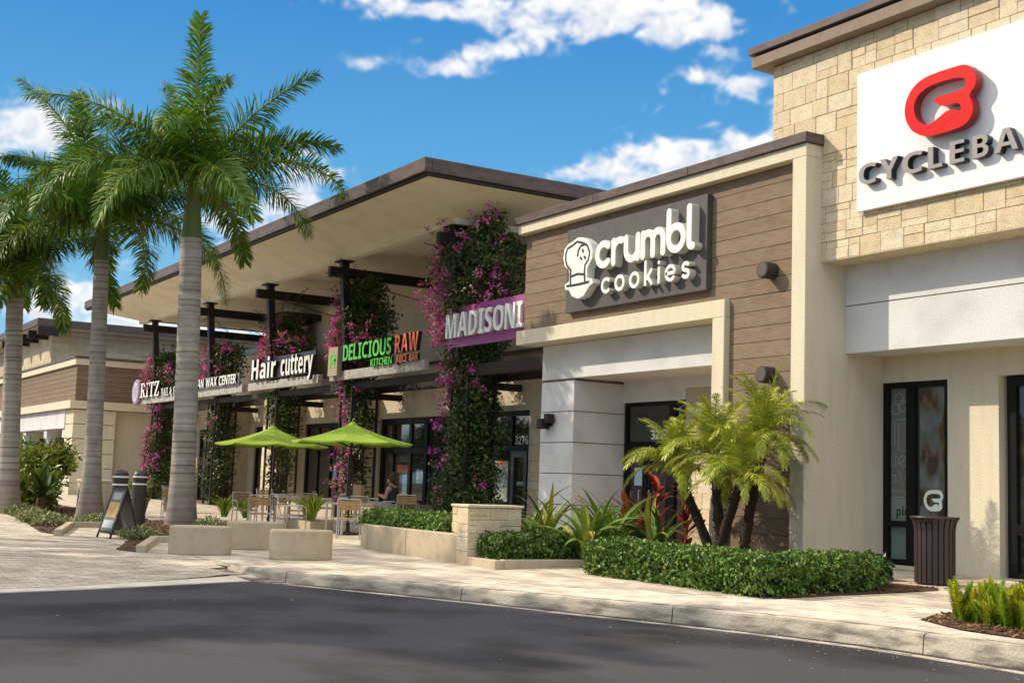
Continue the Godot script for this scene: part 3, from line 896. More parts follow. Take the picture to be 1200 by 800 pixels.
# ---------------------------------------------------------------- the studio on the right
func studio() -> void:
	var t := thing("fitness_studio_building", "tall stone clad shop with recessed cream front and white beam", "building")
	bx("core", Vector3(-16.69, 5.38, -23), Vector3(-3, 9.2, -15.8), M.tan, t)
	var st := Node3D.new()
	put(st, "stone_wall", t)
	bx("backing", Vector3(-16.71, 5.37, -15.83), Vector3(-3, 9.16, -15.775), M.grout, st, 0)
	ashlar(st, -16.72, -10.2, 5.37, 9.16, -15.77, 0.32, [[-14.4, -10.3, 6.2, 8.2]], 0, 300)
	bx("tower_soffit", Vector3(-15.478, 5.36, -16.5), Vector3(-3, 5.372, -15.75), M.stones[0], t, 0)
	# two step coping
	var cp := Node3D.new()
	put(cp, "coping", t)
	bx("coping_board", Vector3(-17.06, 9.165, -24), Vector3(-3, 9.375, -15.52), mat(Color(0.30, 0.225, 0.17), 0.7, M.fine, Vector3.ONE * 0.6, M.blot, Vector3.ONE * 0.4), cp, 0.01)
	bx("coping_cap", Vector3(-17.1, 9.415, -24), Vector3(-12.0, 9.56, -15.47), M.coping, cp, 0.01)
	bx("coping_cap", Vector3(-11.994, 9.415, -24), Vector3(-3, 9.56, -15.47), M.coping, cp, 0.01)
	bx("coping_reveal", Vector3(-17.0, 9.376, -24), Vector3(-3, 9.414, -15.6), M.frame, cp, 0)
	# white beam in two lifts
	bx("beam", Vector3(-15.479, 3.83, -17.0), Vector3(-3, 4.65, -16.35), M.white, t, 0.004)
	bx("beam", Vector3(-15.479, 4.668, -17.0), Vector3(-3, 5.36, -16.35), M.white, t, 0.004)
	bx("beam_joint", Vector3(-15.479, 4.65, -17.0), Vector3(-3, 4.668, -16.362), M.joint, t, 0)
	bx("recess_soffit", Vector3(-15.479, 3.84, -17.4), Vector3(-3, 3.95, -17.0), M.cream, t, 0)
	var z := -17.25
	bx("recess_wall", Vector3(-14.06, 0, z - 0.2), Vector3(-13.06, 3.84, z), M.cream, t, 0)
	bx("recess_wall", Vector3(-15.48, 3.385, z - 0.2), Vector3(-14.06, 3.84, z), M.cream, t, 0)
	bx("recess_wall", Vector3(-13.06, 3.395, z - 0.2), Vector3(-3, 3.84, z), M.cream, t, 0)
	bx("recess_wall", Vector3(-15.48, 0, z - 0.2), Vector3(-14.06, 0.24, z + 0.05), M.cream, t, 0.01)
	bx("recess_wall", Vector3(-10.3, 0, z - 0.2), Vector3(-3, 3.39, z), M.cream, t, 0)
	var g := glazing(t, -15.48, -14.06, 0.24, 3.385, z - 0.06, [-14.88], [0.94], 0.1)
	bx("mullion", Vector3(-14.97, 0.25, z - 0.15), Vector3(-14.79, 3.38, z - 0.035), M.frame, g, 0.004)
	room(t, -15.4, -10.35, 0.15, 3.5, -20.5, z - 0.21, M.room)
	glazing(t, -13.0, -10.3, 0.1, 3.39, z - 0.14, [-12.0], [0.95], 0.17, "entrance_glazing")
	bx("reveal", Vector3(-13.06, 0, z - 0.35), Vector3(-13.0, 3.39, z - 0.2), M.cream, t, 0)
	# printed films inside the panes, painted reflections, and what stands behind them
	bx("window_film", Vector3(-15.42, 1.05, z - 0.15), Vector3(-14.99, 3.30, z - 0.145), M.film, t, 0)
	bx("window_film", Vector3(-15.42, 0.30, z - 0.15), Vector3(-14.99, 0.90, z - 0.145), M.filmgreen, t, 0)
	bx("window_film", Vector3(-15.42, 0.985, z - 0.144), Vector3(-14.99, 1.38, z - 0.140), plain(Color(0.55, 0.66, 0.58), 0.8), t, 0)
	text_on(t, "window_lettering", "pic", Vector3(-15.13, 1.08, z - 0.132), 0.15, M.letterblack, 0.004, 1.0)
	var dr := MB.new()
	var zz := 0.0
	var W := 0.016
	dr.stroke(arc(-15.21, 3.10, 0.1, 0.1, 0, 360), W, 0, 0.004, false)
	dr.stroke(arc(-15.13, 2.98, 0.1, 0.1, 0, 360), W, 0, 0.005, false)
	dr.stroke(arc(-15.28, 2.93, 0.1, 0.1, 0, 360), W, 0, 0.006, false)
	dr.stroke([Vector2(-15.3, 2.74), Vector2(-15.05, 2.74), Vector2(-15.05, 2.66), Vector2(-15.22, 2.66), Vector2(-15.22, 2.2), Vector2(-15.05, 2.2), Vector2(-15.05, 2.6)], W, 0, 0.004)
	dr.stroke([Vector2(-15.38, 2.72), Vector2(-15.38, 2.3), Vector2(-15.3, 2.3), Vector2(-15.3, 2.7)], W, 0, 0.005)
	dr.stroke(arc(-15.12, 2.02, 0.1, 0.09, 0, 360), W, 0, 0.004)
	dr.stroke([Vector2(-15.2, 1.97), Vector2(-15.05, 2.08)], W, 0, 0.007)
	dr.stroke([Vector2(-15.38, 2.1), Vector2(-15.38, 1.92), Vector2(-15.28, 1.92), Vector2(-15.28, 2.1), Vector2(-15.38, 2.1)], W, 0, 0.005)
	dr.stroke([Vector2(-15.38, 1.78), Vector2(-15.28, 1.78), Vector2(-15.28, 1.66), Vector2(-15.38, 1.66)], W, 0, 0.004)
	dr.stroke([Vector2(-15.2, 1.86), Vector2(-15.12, 1.58), Vector2(-15.03, 1.86)], W, 0, 0.005)
	for k in 3:
		var hx := -15.33 + k * 0.12
		dr.stroke(arc(hx - 0.018, 1.5, 0.018, 0.018, 180, 0, 5) + arc(hx + 0.018, 1.5, 0.018, 0.018, 180, 0, 5) + [Vector2(hx, 1.45), Vector2(hx - 0.03, 1.49)], 0.018, 0, 0.004)
	dr.stroke([Vector2(-15.34, 1.42), Vector2(-15.34, 1.4), Vector2(-15.1, 1.4), Vector2(-15.1, 1.42)], W, 0, 0.006)
	var dp := part("window_drawing", dr, M.decal, t)
	dp.position = Vector3(0, 0, z - 0.142)
	var emblem := MB.new()
	emblem.x = Transform3D(Basis().scaled(Vector3(0.30, 0.36, 1)), Vector3(-14.42, 1.36, z - 0.08))
	bike_emblem(emblem, 0.0, 0.004)
	part("window_emblem", emblem, M.decal, t)
	var print_reflection_tex := noise_tex(12, 0.006, [[0.0, Color(0.02, 0.015, 0.01)], [0.36, Color(0.10, 0.06, 0.03)], [0.46, Color(0.62, 0.30, 0.08)], [0.52, Color(0.50, 0.55, 0.42)], [0.62, Color(0.55, 0.62, 0.66)], [1.0, Color(0.8, 0.84, 0.88)]], FastNoiseLite.TYPE_SIMPLEX_SMOOTH, 5)
	bx("print_and_reflection", Vector3(-14.76, 1.0, z - 0.15), Vector3(-14.12, 3.28, z - 0.145), mat(Color(0.9, 0.9, 0.9), 0.6, print_reflection_tex, Vector3(0.55, 0.3, 0.55)), t, 0)  # abstract colour patches painted to stand for the reflections in this pane
	bx("print_and_reflection", Vector3(-12.8, 1.05, z - 0.245), Vector3(-12.1, 3.25, z - 0.24), plain(Color(0.34, 0.03, 0.03), 0.6), t, 0)
	bx("print_and_reflection", Vector3(-12.62, 1.5, z - 0.238), Vector3(-12.2, 2.1, z - 0.234), plain(Color(0.55, 0.62, 0.66), 0.6), t, 0)
	bx("print_and_reflection", Vector3(-12.72, 2.35, z - 0.238), Vector3(-12.15, 2.95, z - 0.234), mat(Color(0.5, 0.6, 0.75), 0.6, print_reflection_tex, Vector3(0.9, 0.5, 0.9)), t, 0)
	text_on(t, "window_lettering", "CB", Vector3(-12.42, 3.0, z - 0.225), 0.12, M.decal, 0.004)
	bx("shelf_display", Vector3(-14.7, 0.9, -18.6), Vector3(-14.2, 3.0, -18.4), plain(Color(0.35, 0.14, 0.04), 0.8), t)
	bx("shelf_display", Vector3(-14.75, 1.6, -18.3), Vector3(-14.45, 2.9, -18.2), plain(Color(0.36, 0.42, 0.30), 0.8), t)
	bx("shelf_display", Vector3(-12.5, 0.5, -18.6), Vector3(-11.3, 3.2, -18.4), plain(Color(0.20, 0.02, 0.02), 0.8), t)
	bx("counter", Vector3(-12.4, 0.2, -18.3), Vector3(-11.2, 1.1, -17.9), plain(Color(0.12, 0.02, 0.02), 0.6), t)

func smoothed(p: PackedVector2Array) -> PackedVector2Array:
	var o := PackedVector2Array()
	for i in p.size():
		var q := p[(i + 1) % p.size()]
		o.append(p[i].lerp(q, 0.22)); o.append(p[i].lerp(q, 0.78))
	return o

# the round-cornered double letter emblem, about 1.35 wide and 1 high round its middle
func bike_emblem(b: MB, z0: float, z1: float) -> void:
	var outer := PackedVector2Array([Vector2(-12.27, 7.95), Vector2(-12.17, 7.91), Vector2(-12.07, 7.80), Vector2(-12.03, 7.67), Vector2(-12.06, 7.55), Vector2(-12.17, 7.45), Vector2(-12.11, 7.34), Vector2(-12.09, 7.22), Vector2(-12.13, 7.10), Vector2(-12.22, 7.02), Vector2(-12.35, 6.98), Vector2(-12.57, 6.97), Vector2(-12.77, 6.97), Vector2(-12.93, 6.97), Vector2(-13.08, 7.02), Vector2(-13.25, 7.13), Vector2(-13.36, 7.30), Vector2(-13.40, 7.48), Vector2(-13.36, 7.65), Vector2(-13.27, 7.79), Vector2(-13.13, 7.89), Vector2(-12.95, 7.94), Vector2(-12.69, 7.955), Vector2(-12.47, 7.955)])
	var hole := PackedVector2Array([Vector2(-12.86, 7.56), Vector2(-12.25, 7.56), Vector2(-12.215, 7.66), Vector2(-12.26, 7.74), Vector2(-12.41, 7.775), Vector2(-12.69, 7.785), Vector2(-12.93, 7.77), Vector2(-13.12, 7.69), Vector2(-13.21, 7.55), Vector2(-13.20, 7.39), Vector2(-13.12, 7.25), Vector2(-12.96, 7.155), Vector2(-12.83, 7.18), Vector2(-12.59, 7.29), Vector2(-12.47, 7.29), Vector2(-12.32, 7.23), Vector2(-12.32, 7.34), Vector2(-12.40, 7.385), Vector2(-12.63, 7.385), Vector2(-12.75, 7.44)])
	outer = smoothed(smoothed(outer)); hole = smoothed(hole)
	var mid := Vector2(-12.72, 7.46)
	for k in outer.size(): outer[k] -= mid
	for k in hole.size(): hole[k] -= mid
	for side in [[-2.0, -0.17], [-0.168, 2.0]]:
		var half := PackedVector2Array([Vector2(side[0], -2), Vector2(side[1], -2), Vector2(side[1], 2), Vector2(side[0], 2)])
		for p in Geometry2D.intersect_polygons(outer, half):
			for q in Geometry2D.clip_polygons(p, hole):
				if not Geometry2D.is_polygon_clockwise(q): b.prism(q, z0, z1)
	# the tail passes over the lower bowl
	b.prism(PackedVector2Array([Vector2(0.39, -0.24), Vector2(0.26, -0.16), Vector2(0.13, -0.165), Vector2(-0.05, -0.26), Vector2(-0.2, -0.32), Vector2(-0.25, -0.48), Vector2(-0.06, -0.475), Vector2(0.11, -0.36), Vector2(0.27, -0.29)]), z1, z1 + (z1 - z0) * 0.1)

# ---------------------------------------------------------------- the row of shops behind the terrace
func shops() -> void:
	var t := thing("shop_row_building", "long cream shop row with stone piers and dark storefronts behind the terrace", "building")
	var z := -18.1
	var op := [[-56.0, -53.4, 0.1, 3.3], [-51.5, -50.5, 0.1, 3.3], [-43.7, -40.4, 0.1, 3.3], [-37.4, -31.6, 0.55, 3.33], [-30.45, -28.3, 0.1, 3.36], [-48.9, -46.2, 0.1, 3.3]]
	# wall pieces between the openings
	op.sort_custom(func(a, b): return a[0] < b[0])
	var x := -60.0
	for o in op:
		bx("wall", Vector3(x, 0, z - 0.25), Vector3(o[0], 3.38, z), M.tan, t, 0)
		if o[2] > 0.3: bx("wall", Vector3(o[0], 0, z - 0.25), Vector3(o[1], o[2], z), M.tan, t, 0)
		bx("lintel", Vector3(o[0], o[3], z - 0.25), Vector3(o[1], 3.38, z), M.tan, t, 0)
		x = o[1]
	bx("wall", Vector3(x, 0, z - 0.25), Vector3(-24.55, 3.38, z), M.tan, t, 0)
	bx("upper_wall", Vector3(-60, 3.38, z - 0.25), Vector3(-45.2, 6.3, z), M.tan, t, 0)
	bx("upper_wall", Vector3(-45.2, 3.38, z - 0.25), Vector3(-24.55, 4.9, z), M.tan, t, 0)
	bx("upper_wall", Vector3(-48.6, 4.5, -20.0), Vector3(-24.55, 8.28, -19.6), M.cream, t, 0)
	bx("roof_ledge", Vector3(-45.2, 4.9, -19.6), Vector3(-24.55, 5.0, z + 0.08), M.coping, t, 0.006)
	bx("parapet_cap", Vector3(-60, 6.3, z - 0.6), Vector3(-45.21, 6.5, z + 0.15), mat(Color(0.34, 0.38, 0.43), 0.35, M.fine), t, 0.01)
	bx("roof_pier", Vector3(-48.2, 6.5, z - 0.9), Vector3(-46.6, 7.5, z - 0.2), M.stones[2], t, 0.01)
	bx("roof_pier_cap", Vector3(-49.0, 7.5, z - 2.2), Vector3(-46.2, 7.75, z + 0.1), M.dark, t, 0.01)
	bx("rear", Vector3(-60, 0, -26), Vector3(-24.7, 6.2, -22), M.tan, t, 0)
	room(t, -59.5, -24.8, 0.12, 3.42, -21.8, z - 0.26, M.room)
	# storefronts
	glazing(t, -37.4, -31.6, 0.55, 3.33, z - 0.1, [-36.55, -35.35, -34.3, -33.2], [2.3], 0.2, "storefront")
	glazing(t, -43.7, -40.4, 0.1, 3.3, z - 0.1, [-42.6, -41.5], [2.4], 0.16, "storefront")
	glazing(t, -48.9, -46.2, 0.1, 3.3, z - 0.1, [-47.5], [2.4], 0.16, "storefront")
	glazing(t, -56.0, -53.4, 0.1, 3.3, z - 0.1, [-54.7], [2.4], 0.16, "storefront")
	glazing(t, -51.5, -50.5, 0.1, 3.3, z - 0.1, [], [2.4], 0.12, "storefront")
	var g := glazing(t, -30.45, -28.3, 0.1, 3.36, z - 0.1, [-29.35], [2.35], 0.14, "shop_entrance")
	var d := Node3D.new()
	put(d, "door", g)
	for q in [[-29.27, -29.12, 0.2, 2.27], [-28.62, -28.48, 0.2, 2.27]]:
		bx("stile", Vector3(q[0], q[2], z - 0.12), Vector3(q[1], q[3], z - 0.05), plain(Color(0.05, 0.045, 0.045), 0.4), d, 0.004)
	bx("stile", Vector3(-29.12, 2.1, z - 0.12), Vector3(-28.62, 2.27, z - 0.05), plain(Color(0.05, 0.045, 0.045), 0.4), d, 0.004)
	bx("stile", Vector3(-29.12, 0.2, z - 0.12), Vector3(-28.62, 0.42, z - 0.05), plain(Color(0.05, 0.045, 0.045), 0.4), d, 0.004)
	text_on(t, "house_number", "3276", Vector3(-28.85, 2.45, z - 0.11), 0.22, M.decal, 0.004)
	bx("notice", Vector3(-30.22, 0.9, z - 0.126), Vector3(-29.52, 2.0, z - 0.12), plain(Color(0.42, 0.48, 0.45), 0.8), t, 0)
	bx("notice", Vector3(-30.1, 1.88, z - 0.119), Vector3(-29.7, 2.0, z - 0.115), M.orange, t, 0)
	text_on(t, "door_lettering", "OPEN", Vector3(-28.87, 1.35, z - 0.125), 0.1, M.decal, 0.004)
	# roller blinds half down behind two panes and notices in the window
	for k in 2:
		bx("blind", Vector3([-37.2, -36.4][k], 1.95, z - 0.3), Vector3([-36.65, -35.5][k], 3.2, z - 0.28), plain(Color(0.42, 0.47, 0.40), 0.85), t, 0)
	bx("notice", Vector3(-35.9, 0.75, z - 0.155), Vector3(-35.4, 1.55, z - 0.15), plain(Color(0.25, 0.5, 0.6), 0.8), t, 0)
	bx("notice", Vector3(-36.3, 1.6, z - 0.155), Vector3(-35.2, 1.85, z - 0.15), plain(Color(0.35, 0.08, 0.03), 0.8), t, 0)
	bx("notice", Vector3(-34.95, 1.3, z - 0.155), Vector3(-34.5, 1.7, z - 0.15), M.decal, t, 0)
	# stone strip beside the bakery and the projecting piers
	var ss := Node3D.new()
	put(ss, "stone_strip", t)
	ashlar(ss, -28.28, -27.3, 0.1, 3.36, z + 0.005, 0.4, [], 0, 60)
	for p in [[-50.9, -49.6, -17.1], [-45.3, -43.78, -17.1], [-38.3, -37.5, -17.5]]:
		var pr := Node3D.new()
		put(pr, "stone_pier", t)
		bx("pier_core", Vector3(p[0] + 0.02, 0, z), Vector3(p[1] - 0.02, 4.2, p[2] - 0.02), M.grout, pr, 0)
		ashlar(pr, p[0], p[1], 0.05, 4.2, p[2] - 0.01, 0.42, [], 0, 60)
		ashlar(pr, -p[2] + 0.0, -z, 0.05, 4.2, p[1] - 0.01, 0.42, [], 1, 60)
	bx("bulkhead", Vector3(-37.45, 0.1, z), Vector3(-31.6, 0.54, z + 0.06), M.dark, t)

# ---------------------------------------------------------------- the big overhanging roof
func canopy() -> void:
	var t := thing("canopy_roof", "huge flat overhanging roof with brown fascia and cream sloped soffit", "canopy")
	var X0 := -60.3
	var X1 := -26.4
	var Z1 := -13.66
	var Z0 := -30.0
	var yb := 8.70
	var yt := 9.12
	var fx0 := -58.3
	var fx1 := -28.4
	var fz := -15.7
	var yf := 8.24
	# fascia: a metal upper board and a darker lower lip, in lengths
	var k := X0
	while k < X1 - 0.1:
		var e := minf(k + 5.65, X1)
		bx("fascia_length", Vector3(k + 0.004, yb + 0.07, Z1 - 0.2), Vector3(e - 0.004, yt, Z1), M.coping, t, 0.008)
		k = e
	bx("fascia_lip", Vector3(X0 + 0.06, yb, Z1 - 0.2), Vector3(X1 - 0.06, yb + 0.068, Z1 - 0.07), M.dark, t, 0.004)
	var dk := mat(Color(0.055, 0.038, 0.036), 0.5, M.fine, Vector3.ONE * 0.6)
	bx("fascia_length", Vector3(X1 - 0.2, yb + 0.07, Z0), Vector3(X1, yt - 0.002, Z1 - 0.204), M.coping, t, 0.008)
	bx("fascia_lip", Vector3(X1 - 0.2, yb, Z0), Vector3(X1 - 0.07, yb + 0.068, Z1 - 0.204), M.dark, t, 0.004)
	bx("fascia_length", Vector3(X0, yb + 0.07, Z0), Vector3(X0 + 0.2, yt - 0.002, Z1 - 0.204), M.coping, t, 0.008)
	bx("roof_deck", Vector3(X0 + 0.2, yt - 0.12, Z0), Vector3(X1 - 0.2, yt - 0.03, Z1 - 0.2), M.dark, t, 0)
	# soffit: three sloped boards down to a fold, a band, then the level ceiling
	var s := MB.new()
	var A := Vector3(X0 + 0.2, yb + 0.03, Z1 - 0.2)
	var B := Vector3(X1 - 0.2, yb + 0.03, Z1 - 0.2)
	var a := Vector3(fx0, yf, fz)
	var b := Vector3(fx1, yf, fz)
	s.qo(A, B, b, a, Vector3(0, -1, 0))
	s.qo(B, Vector3(B.x, B.y, Z0), Vector3(b.x, yf, Z0), b, Vector3(0, -1, 0))
	s.qo(A, Vector3(A.x, A.y, Z0), Vector3(a.x, yf, Z0), a, Vector3(0, -1, 0))
	part("sloped_soffit", s, M.soffit, t)
	bx("soffit_band", Vector3(fx0, yf - 0.16, fz - 0.30), Vector3(fx1, yf + 0.02, fz), M.soffit, t, 0.012)
	bx("soffit_band", Vector3(fx1 - 0.30, yf - 0.16, Z0), Vector3(fx1, yf + 0.018, fz - 0.302), M.soffit, t, 0.012)
	bx("level_soffit", Vector3(fx0, yf + 0.05, Z0), Vector3(fx1 - 0.34, yf + 0.1, fz - 0.342), M.soffit, t, 0)
	# leaning posts and the beams that run back from them
	var cx := [-28.75, -35.8, -42.1, -48.6, -56.2]
	for i in 5:
		var x: float = cx[i]
		var p := MB.new()
		p.beam(Vector3(x, 4.6, -16.15), Vector3(x, 8.10, -15.85), 0.24, 0.24, 0.01)
		part("post", p, M.dark, t)
		var zb := -19.6 if i < 3 else -22.5
		bx("cross_beam", Vector3(x - 0.1, 7.55, zb), Vector3(x + 0.1, 7.86, -15.35), M.dark, t, 0.01)
		bx("plate", Vector3(x - 0.26, 8.035, -16.08), Vector3(x + 0.26, 8.078, -15.62), M.dark, t, 0.004)
		if i < 3:
			var c := MB.new()
			c.tube([Vector3(x - 0.1, 7.0, -19.4), Vector3(x - 3.2, 8.2, -16.6)], 0.015, 5)
			part("tie_rod", c, M.dark, t)
	bx("rear_post", Vector3(-42.32, 5.0, -19.58), Vector3(-41.88, 7.54, -19.15), M.frame, t, 0.01)
	bx("rear_post", Vector3(-48.82, 5.0, -19.58), Vector3(-48.38, 7.54, -19.15), M.frame, t, 0.01)

# ---------------------------------------------------------------- the restaurant building at the far left
func corner_building() -> void:
	var t := thing("corner_building", "low building with brown plank band and white posts beyond the palms", "building")
	var x1 := -62.3
	var z1 := -14.0
	# lower storey set back behind posts
	bx("wall", Vector3(-95, 0, -32), Vector3(-63.2, 4.2, -16.2), M.cream, t, 0)
	bx("band_core", Vector3(-95, 4.5, -32), Vector3(x1 - 0.04, 6.5, z1 - 0.04), M.joint, t, 0)
	var wood := Node3D.new()
	put(wood, "plank_band", t)
	var y := 4.62
	while y < 6.3:
		for q in [[-72.0, x1], [-82.0, -72.0]]:
			var b := MB.new()
			b.box(Vector3(q[0] + 0.002, y + 0.006, z1 - 0.05), Vector3(q[1] - 0.002, y + 0.236, z1), 0.004)
			part("plank", b, M.woods[rng.randi() % 4], wood)
		var b2 := MB.new()
		b2.box(Vector3(x1 - 0.05, y + 0.006, -31), Vector3(x1, y + 0.236, z1 - 0.052), 0.004)
		part("plank", b2, M.woods[rng.randi() % 4], wood)
		y += 0.242
	bx("band_cap", Vector3(-95, 6.32, -32), Vector3(x1 + 0.12, 6.62, z1 + 0.12), M.cream, t, 0.01)
	bx("band_cap_metal", Vector3(-95, 6.62, -32), Vector3(x1 + 0.16, 6.74, z1 + 0.16), M.coping, t, 0.008)
	bx("ledge", Vector3(-95, 4.22, -32), Vector3(x1 + 0.2, 4.6, z1 + 0.25), M.cream, t, 0.01)
	bx("beam", Vector3(-82, 3.3, -14.6), Vector3(-64.01, 4.2, -13.96), M.white, t, 0.008)
	for px in [-64.4, -68.6, -74.0]:
		bx("post", Vector3(px - 0.35, 0, -14.6), Vector3(px + 0.35, 3.298, -14.05), M.white, t, 0.008)
	# side wall with lifts of panels and a dark window
	var yy := 0.0
	while yy < 4.1:
		bx("side_panel", Vector3(-64.0, yy + 0.01, -16.0), Vector3(x1 - 0.05, minf(yy + 0.68, 4.21), -14.0), M.cream, t, 0.006)
		yy += 0.7
	bx("side_wall", Vector3(-64.0, 0, -31), Vector3(x1 - 0.5, 4.2, -16.002), M.cream, t, 0)
	bx("side_window", Vector3(x1 - 0.5, 0.5, -20.4), Vector3(x1 - 0.44, 3.2, -17.6), M.frame, t, 0.004)
	for k in 3:
		bx("side_mullion", Vector3(x1 - 0.44, 0.5, -18.4 - k * 0.8), Vector3(x1 - 0.40, 3.2, -18.3 - k * 0.8), M.dark, t, 0)
	# stone clerestory block under a wide flat roof
	var st := Node3D.new()
	put(st, "clerestory", t)
	bx("backing", Vector3(-95, 6.74, -32), Vector3(-73.33, 9.0, -15.03), M.grout, st, 0)
	ashlar(st, -84, -73.3, 6.74, 8.75, -15.02, 0.5, [], 0, 130)
	ashlar(st, 15.03, 29.0, 6.74, 8.75, -73.32, 0.5, [], 1, 170)
	bx("clerestory_cap", Vector3(-95, 8.76, -32), Vector3(-73.2, 8.98, -14.9), M.cream, t, 0.008)
	bx("roof_soffit", Vector3(-95, 9.0, -32), Vector3(-71.9, 9.05, -13.95), M.soffit, t, 0)
	bx("roof_fascia", Vector3(-95, 9.05, -32), Vector3(-71.7, 9.45, -13.85), M.coping, t, 0.01)
	for k in 5:
		bx("outrigger", Vector3(-72.0 - k * 2.6, 8.55, -15.0), Vector3(-71.7 - k * 2.6, 8.98, -13.9), M.timber, t, 0.01)
	for k in 2:
		var l := thing("wall_light", ["black box light on the corner building post nearer the palm trunk", "black box light on the corner building post above the shrub top"][k], "wall light", Vector3([-64.4, -68.7][k], 2.55, -14.05), 0, "box lights on the corner building")
		bx("back_plate", Vector3(-0.12, -0.12, 0), Vector3(0.12, 0.12, 0.04), M.dark, l)
		bx("lamp_head", Vector3(-0.32, -0.2, 0.04), Vector3(-0.02, 0.15, 0.34), M.dark, l, 0.012)
		bx("lamp_head", Vector3(0.04, 0.0, 0.04), Vector3(0.34, 0.3, 0.3), M.dark, l, 0.012)

# ---------------------------------------------------------------- signs
func signs() -> void:
	# studio sign
	var s := thing("studio_sign", "large white panel with red double letter emblem and dark CYCLEBAR lettering", "sign")
	bx("panel", Vector3(-14.59, 6.08, -15.72), Vector3(-8.3, 8.44, -15.65), M.signboard, s, 0.006)
	for q in [["C", -14.43, -14.05], ["Y", -13.98, -13.6], ["C", -13.52, -13.11], ["L", -13.01, -12.74], ["E", -12.60, -12.33], ["B", -12.18, -11.90], ["A", -11.79, -11.39], ["R", -11.28, -10.97]]:
		letters(s, q[0], q[1], q[2], 6.48, 0.34, -15.65, 0.12, M.lettergrey, M.letterblack)
	var e := MB.new()
	e.x = Transform3D(Basis(), Vector3(-12.72, 7.46, -15.65))
	bike_emblem(e, 0.06, 0.2)
	part("emblem_side", e, M.reddark, s)
	var e2 := MB.new()
	e2.x = Transform3D(Basis(), Vector3(-12.72, 7.46, -15.65))
	bike_emblem(e2, 0.2, 0.218)
	part("emblem", e2, M.red, s)
	# bakery sign: charcoal board, rounded white letters, a plain chef hat
	s = thing("bakery_sign", "dark grey board with rounded white crumbl cookies lettering and chef hat emblem", "sign")
	bx("board", Vector3(-22.84, 5.15, -15.56), Vector3(-18.13, 7.0, -15.44), M.charcoal, s, 0.006)
	rounded_word(s, "crumbl", -21.5, -18.26, 5.925, 0.60, 0.84, -15.44, 0.18, 0.15)
	rounded_word(s, "cookies", -21.30, -18.42, 5.39, 0.345, 0.50, -15.44, 0.15, 0.072)
	var hat := PackedVector2Array([Vector2(-22.15, 6.72), Vector2(-21.98, 6.70), Vector2(-21.84, 6.64), Vector2(-21.67, 6.53), Vector2(-21.59, 6.35), Vector2(-21.60, 6.19), Vector2(-21.71, 6.07), Vector2(-21.77, 5.99), Vector2(-21.77, 5.80), Vector2(-21.58, 5.75), Vector2(-21.54, 5.66), Vector2(-21.69, 5.60), Vector2(-21.76, 5.53), Vector2(-21.88, 5.42), Vector2(-22.10, 5.38), Vector2(-22.32, 5.46), Vector2(-22.43, 5.60), Vector2(-22.58, 5.63), Vector2(-22.60, 5.74), Vector2(-22.44, 5.79), Vector2(-22.43, 5.96), Vector2(-22.46, 6.05), Vector2(-22.62, 6.15), Vector2(-22.69, 6.33), Vector2(-22.65, 6.53), Vector2(-22.50, 6.63), Vector2(-22.34, 6.66)])
	var hb := MB.new()
	hb.prism(hat, 0.0, 0.20)
	var ho := part("hat_emblem", hb, M.letterwhite, s)
	ho.position = Vector3(0, 0, -15.44)
	var hl := MB.new()
	var li := 0.0
	for l in [[Vector2(-22.38, 6.03), Vector2(-22.52, 6.14), Vector2(-22.59, 6.27), Vector2(-22.59, 6.42), Vector2(-22.53, 6.53), Vector2(-22.34, 6.57), Vector2(-22.17, 6.63), Vector2(-21.97, 6.58), Vector2(-21.79, 6.50), Vector2(-21.69, 6.34), Vector2(-21.73, 6.18), Vector2(-21.85, 6.08), Vector2(-21.86, 5.95)], [Vector2(-21.88, 6.53), Vector2(-22.02, 6.52), Vector2(-22.11, 6.43), Vector2(-22.14, 6.32)], [Vector2(-22.38, 6.03), Vector2(-22.385, 5.90), Vector2(-22.38, 5.72)], [Vector2(-22.38, 5.89), Vector2(-22.11, 5.92), Vector2(-21.87, 5.88)], [Vector2(-21.86, 5.95), Vector2(-21.84, 5.71)], [Vector2(-22.51, 5.70), Vector2(-22.24, 5.69), Vector2(-22.00, 5.69), Vector2(-21.70, 5.70)], [Vector2(-21.95, 6.42), Vector2(-21.93, 6.38)], [Vector2(-22.02, 6.26), Vector2(-21.99, 6.23)], [Vector2(-21.87, 6.26), Vector2(-21.85, 6.23)]]:
		hl.stroke(l, 0.05, 0.20, 0.205 + li)
		li += 0.001
	var hlo := part("hat_lines", hl, M.charedge, s)
	hlo.position = Vector3(0, 0, -15.44)
	# purple sign
	s = thing("purple_sign", "purple panel with white MADISON lettering under the vine", "sign")
	bx("panel", Vector3(-29.15, 4.87, -16.06), Vector3(-24.78, 5.93, -15.98), M.purple, s, 0.006)
	letters(s, "MADISONI", -28.95, -25.2, 5.10, 0.62, -15.98, 0.08, M.letterwhite, plain(Color(0.6, 0.58, 0.58), 0.5), false, true, 0.07, 0.1)
	# grey bands with letters standing on them
	band_sign("juice_bar_sign", "grey sign band with green DELICIOUS and orange RAW lettering", -36.75, -30.4)
	var g := get_node("juice_bar_sign")
	letters(g, "DELICIOUS", -35.5, -32.2, 4.93, 0.48, -15.95, 0.12, M.green, M.letterblack, false, true, 0.05)
	letters(g, "KITCHEN", -33.6, -32.2, 4.66, 0.21, -15.95, 0.08, M.green, M.letterblack, false, true, 0.03)
	letters(g, "RAW", -31.95, -30.55, 4.93, 0.52, -15.95, 0.12, M.orange, M.letterblack, false, true, 0.05)
	letters(g, "JUICE BAR", -31.95, -30.6, 4.66, 0.21, -15.95, 0.08, M.orange, M.letterblack, false, true, 0.02)
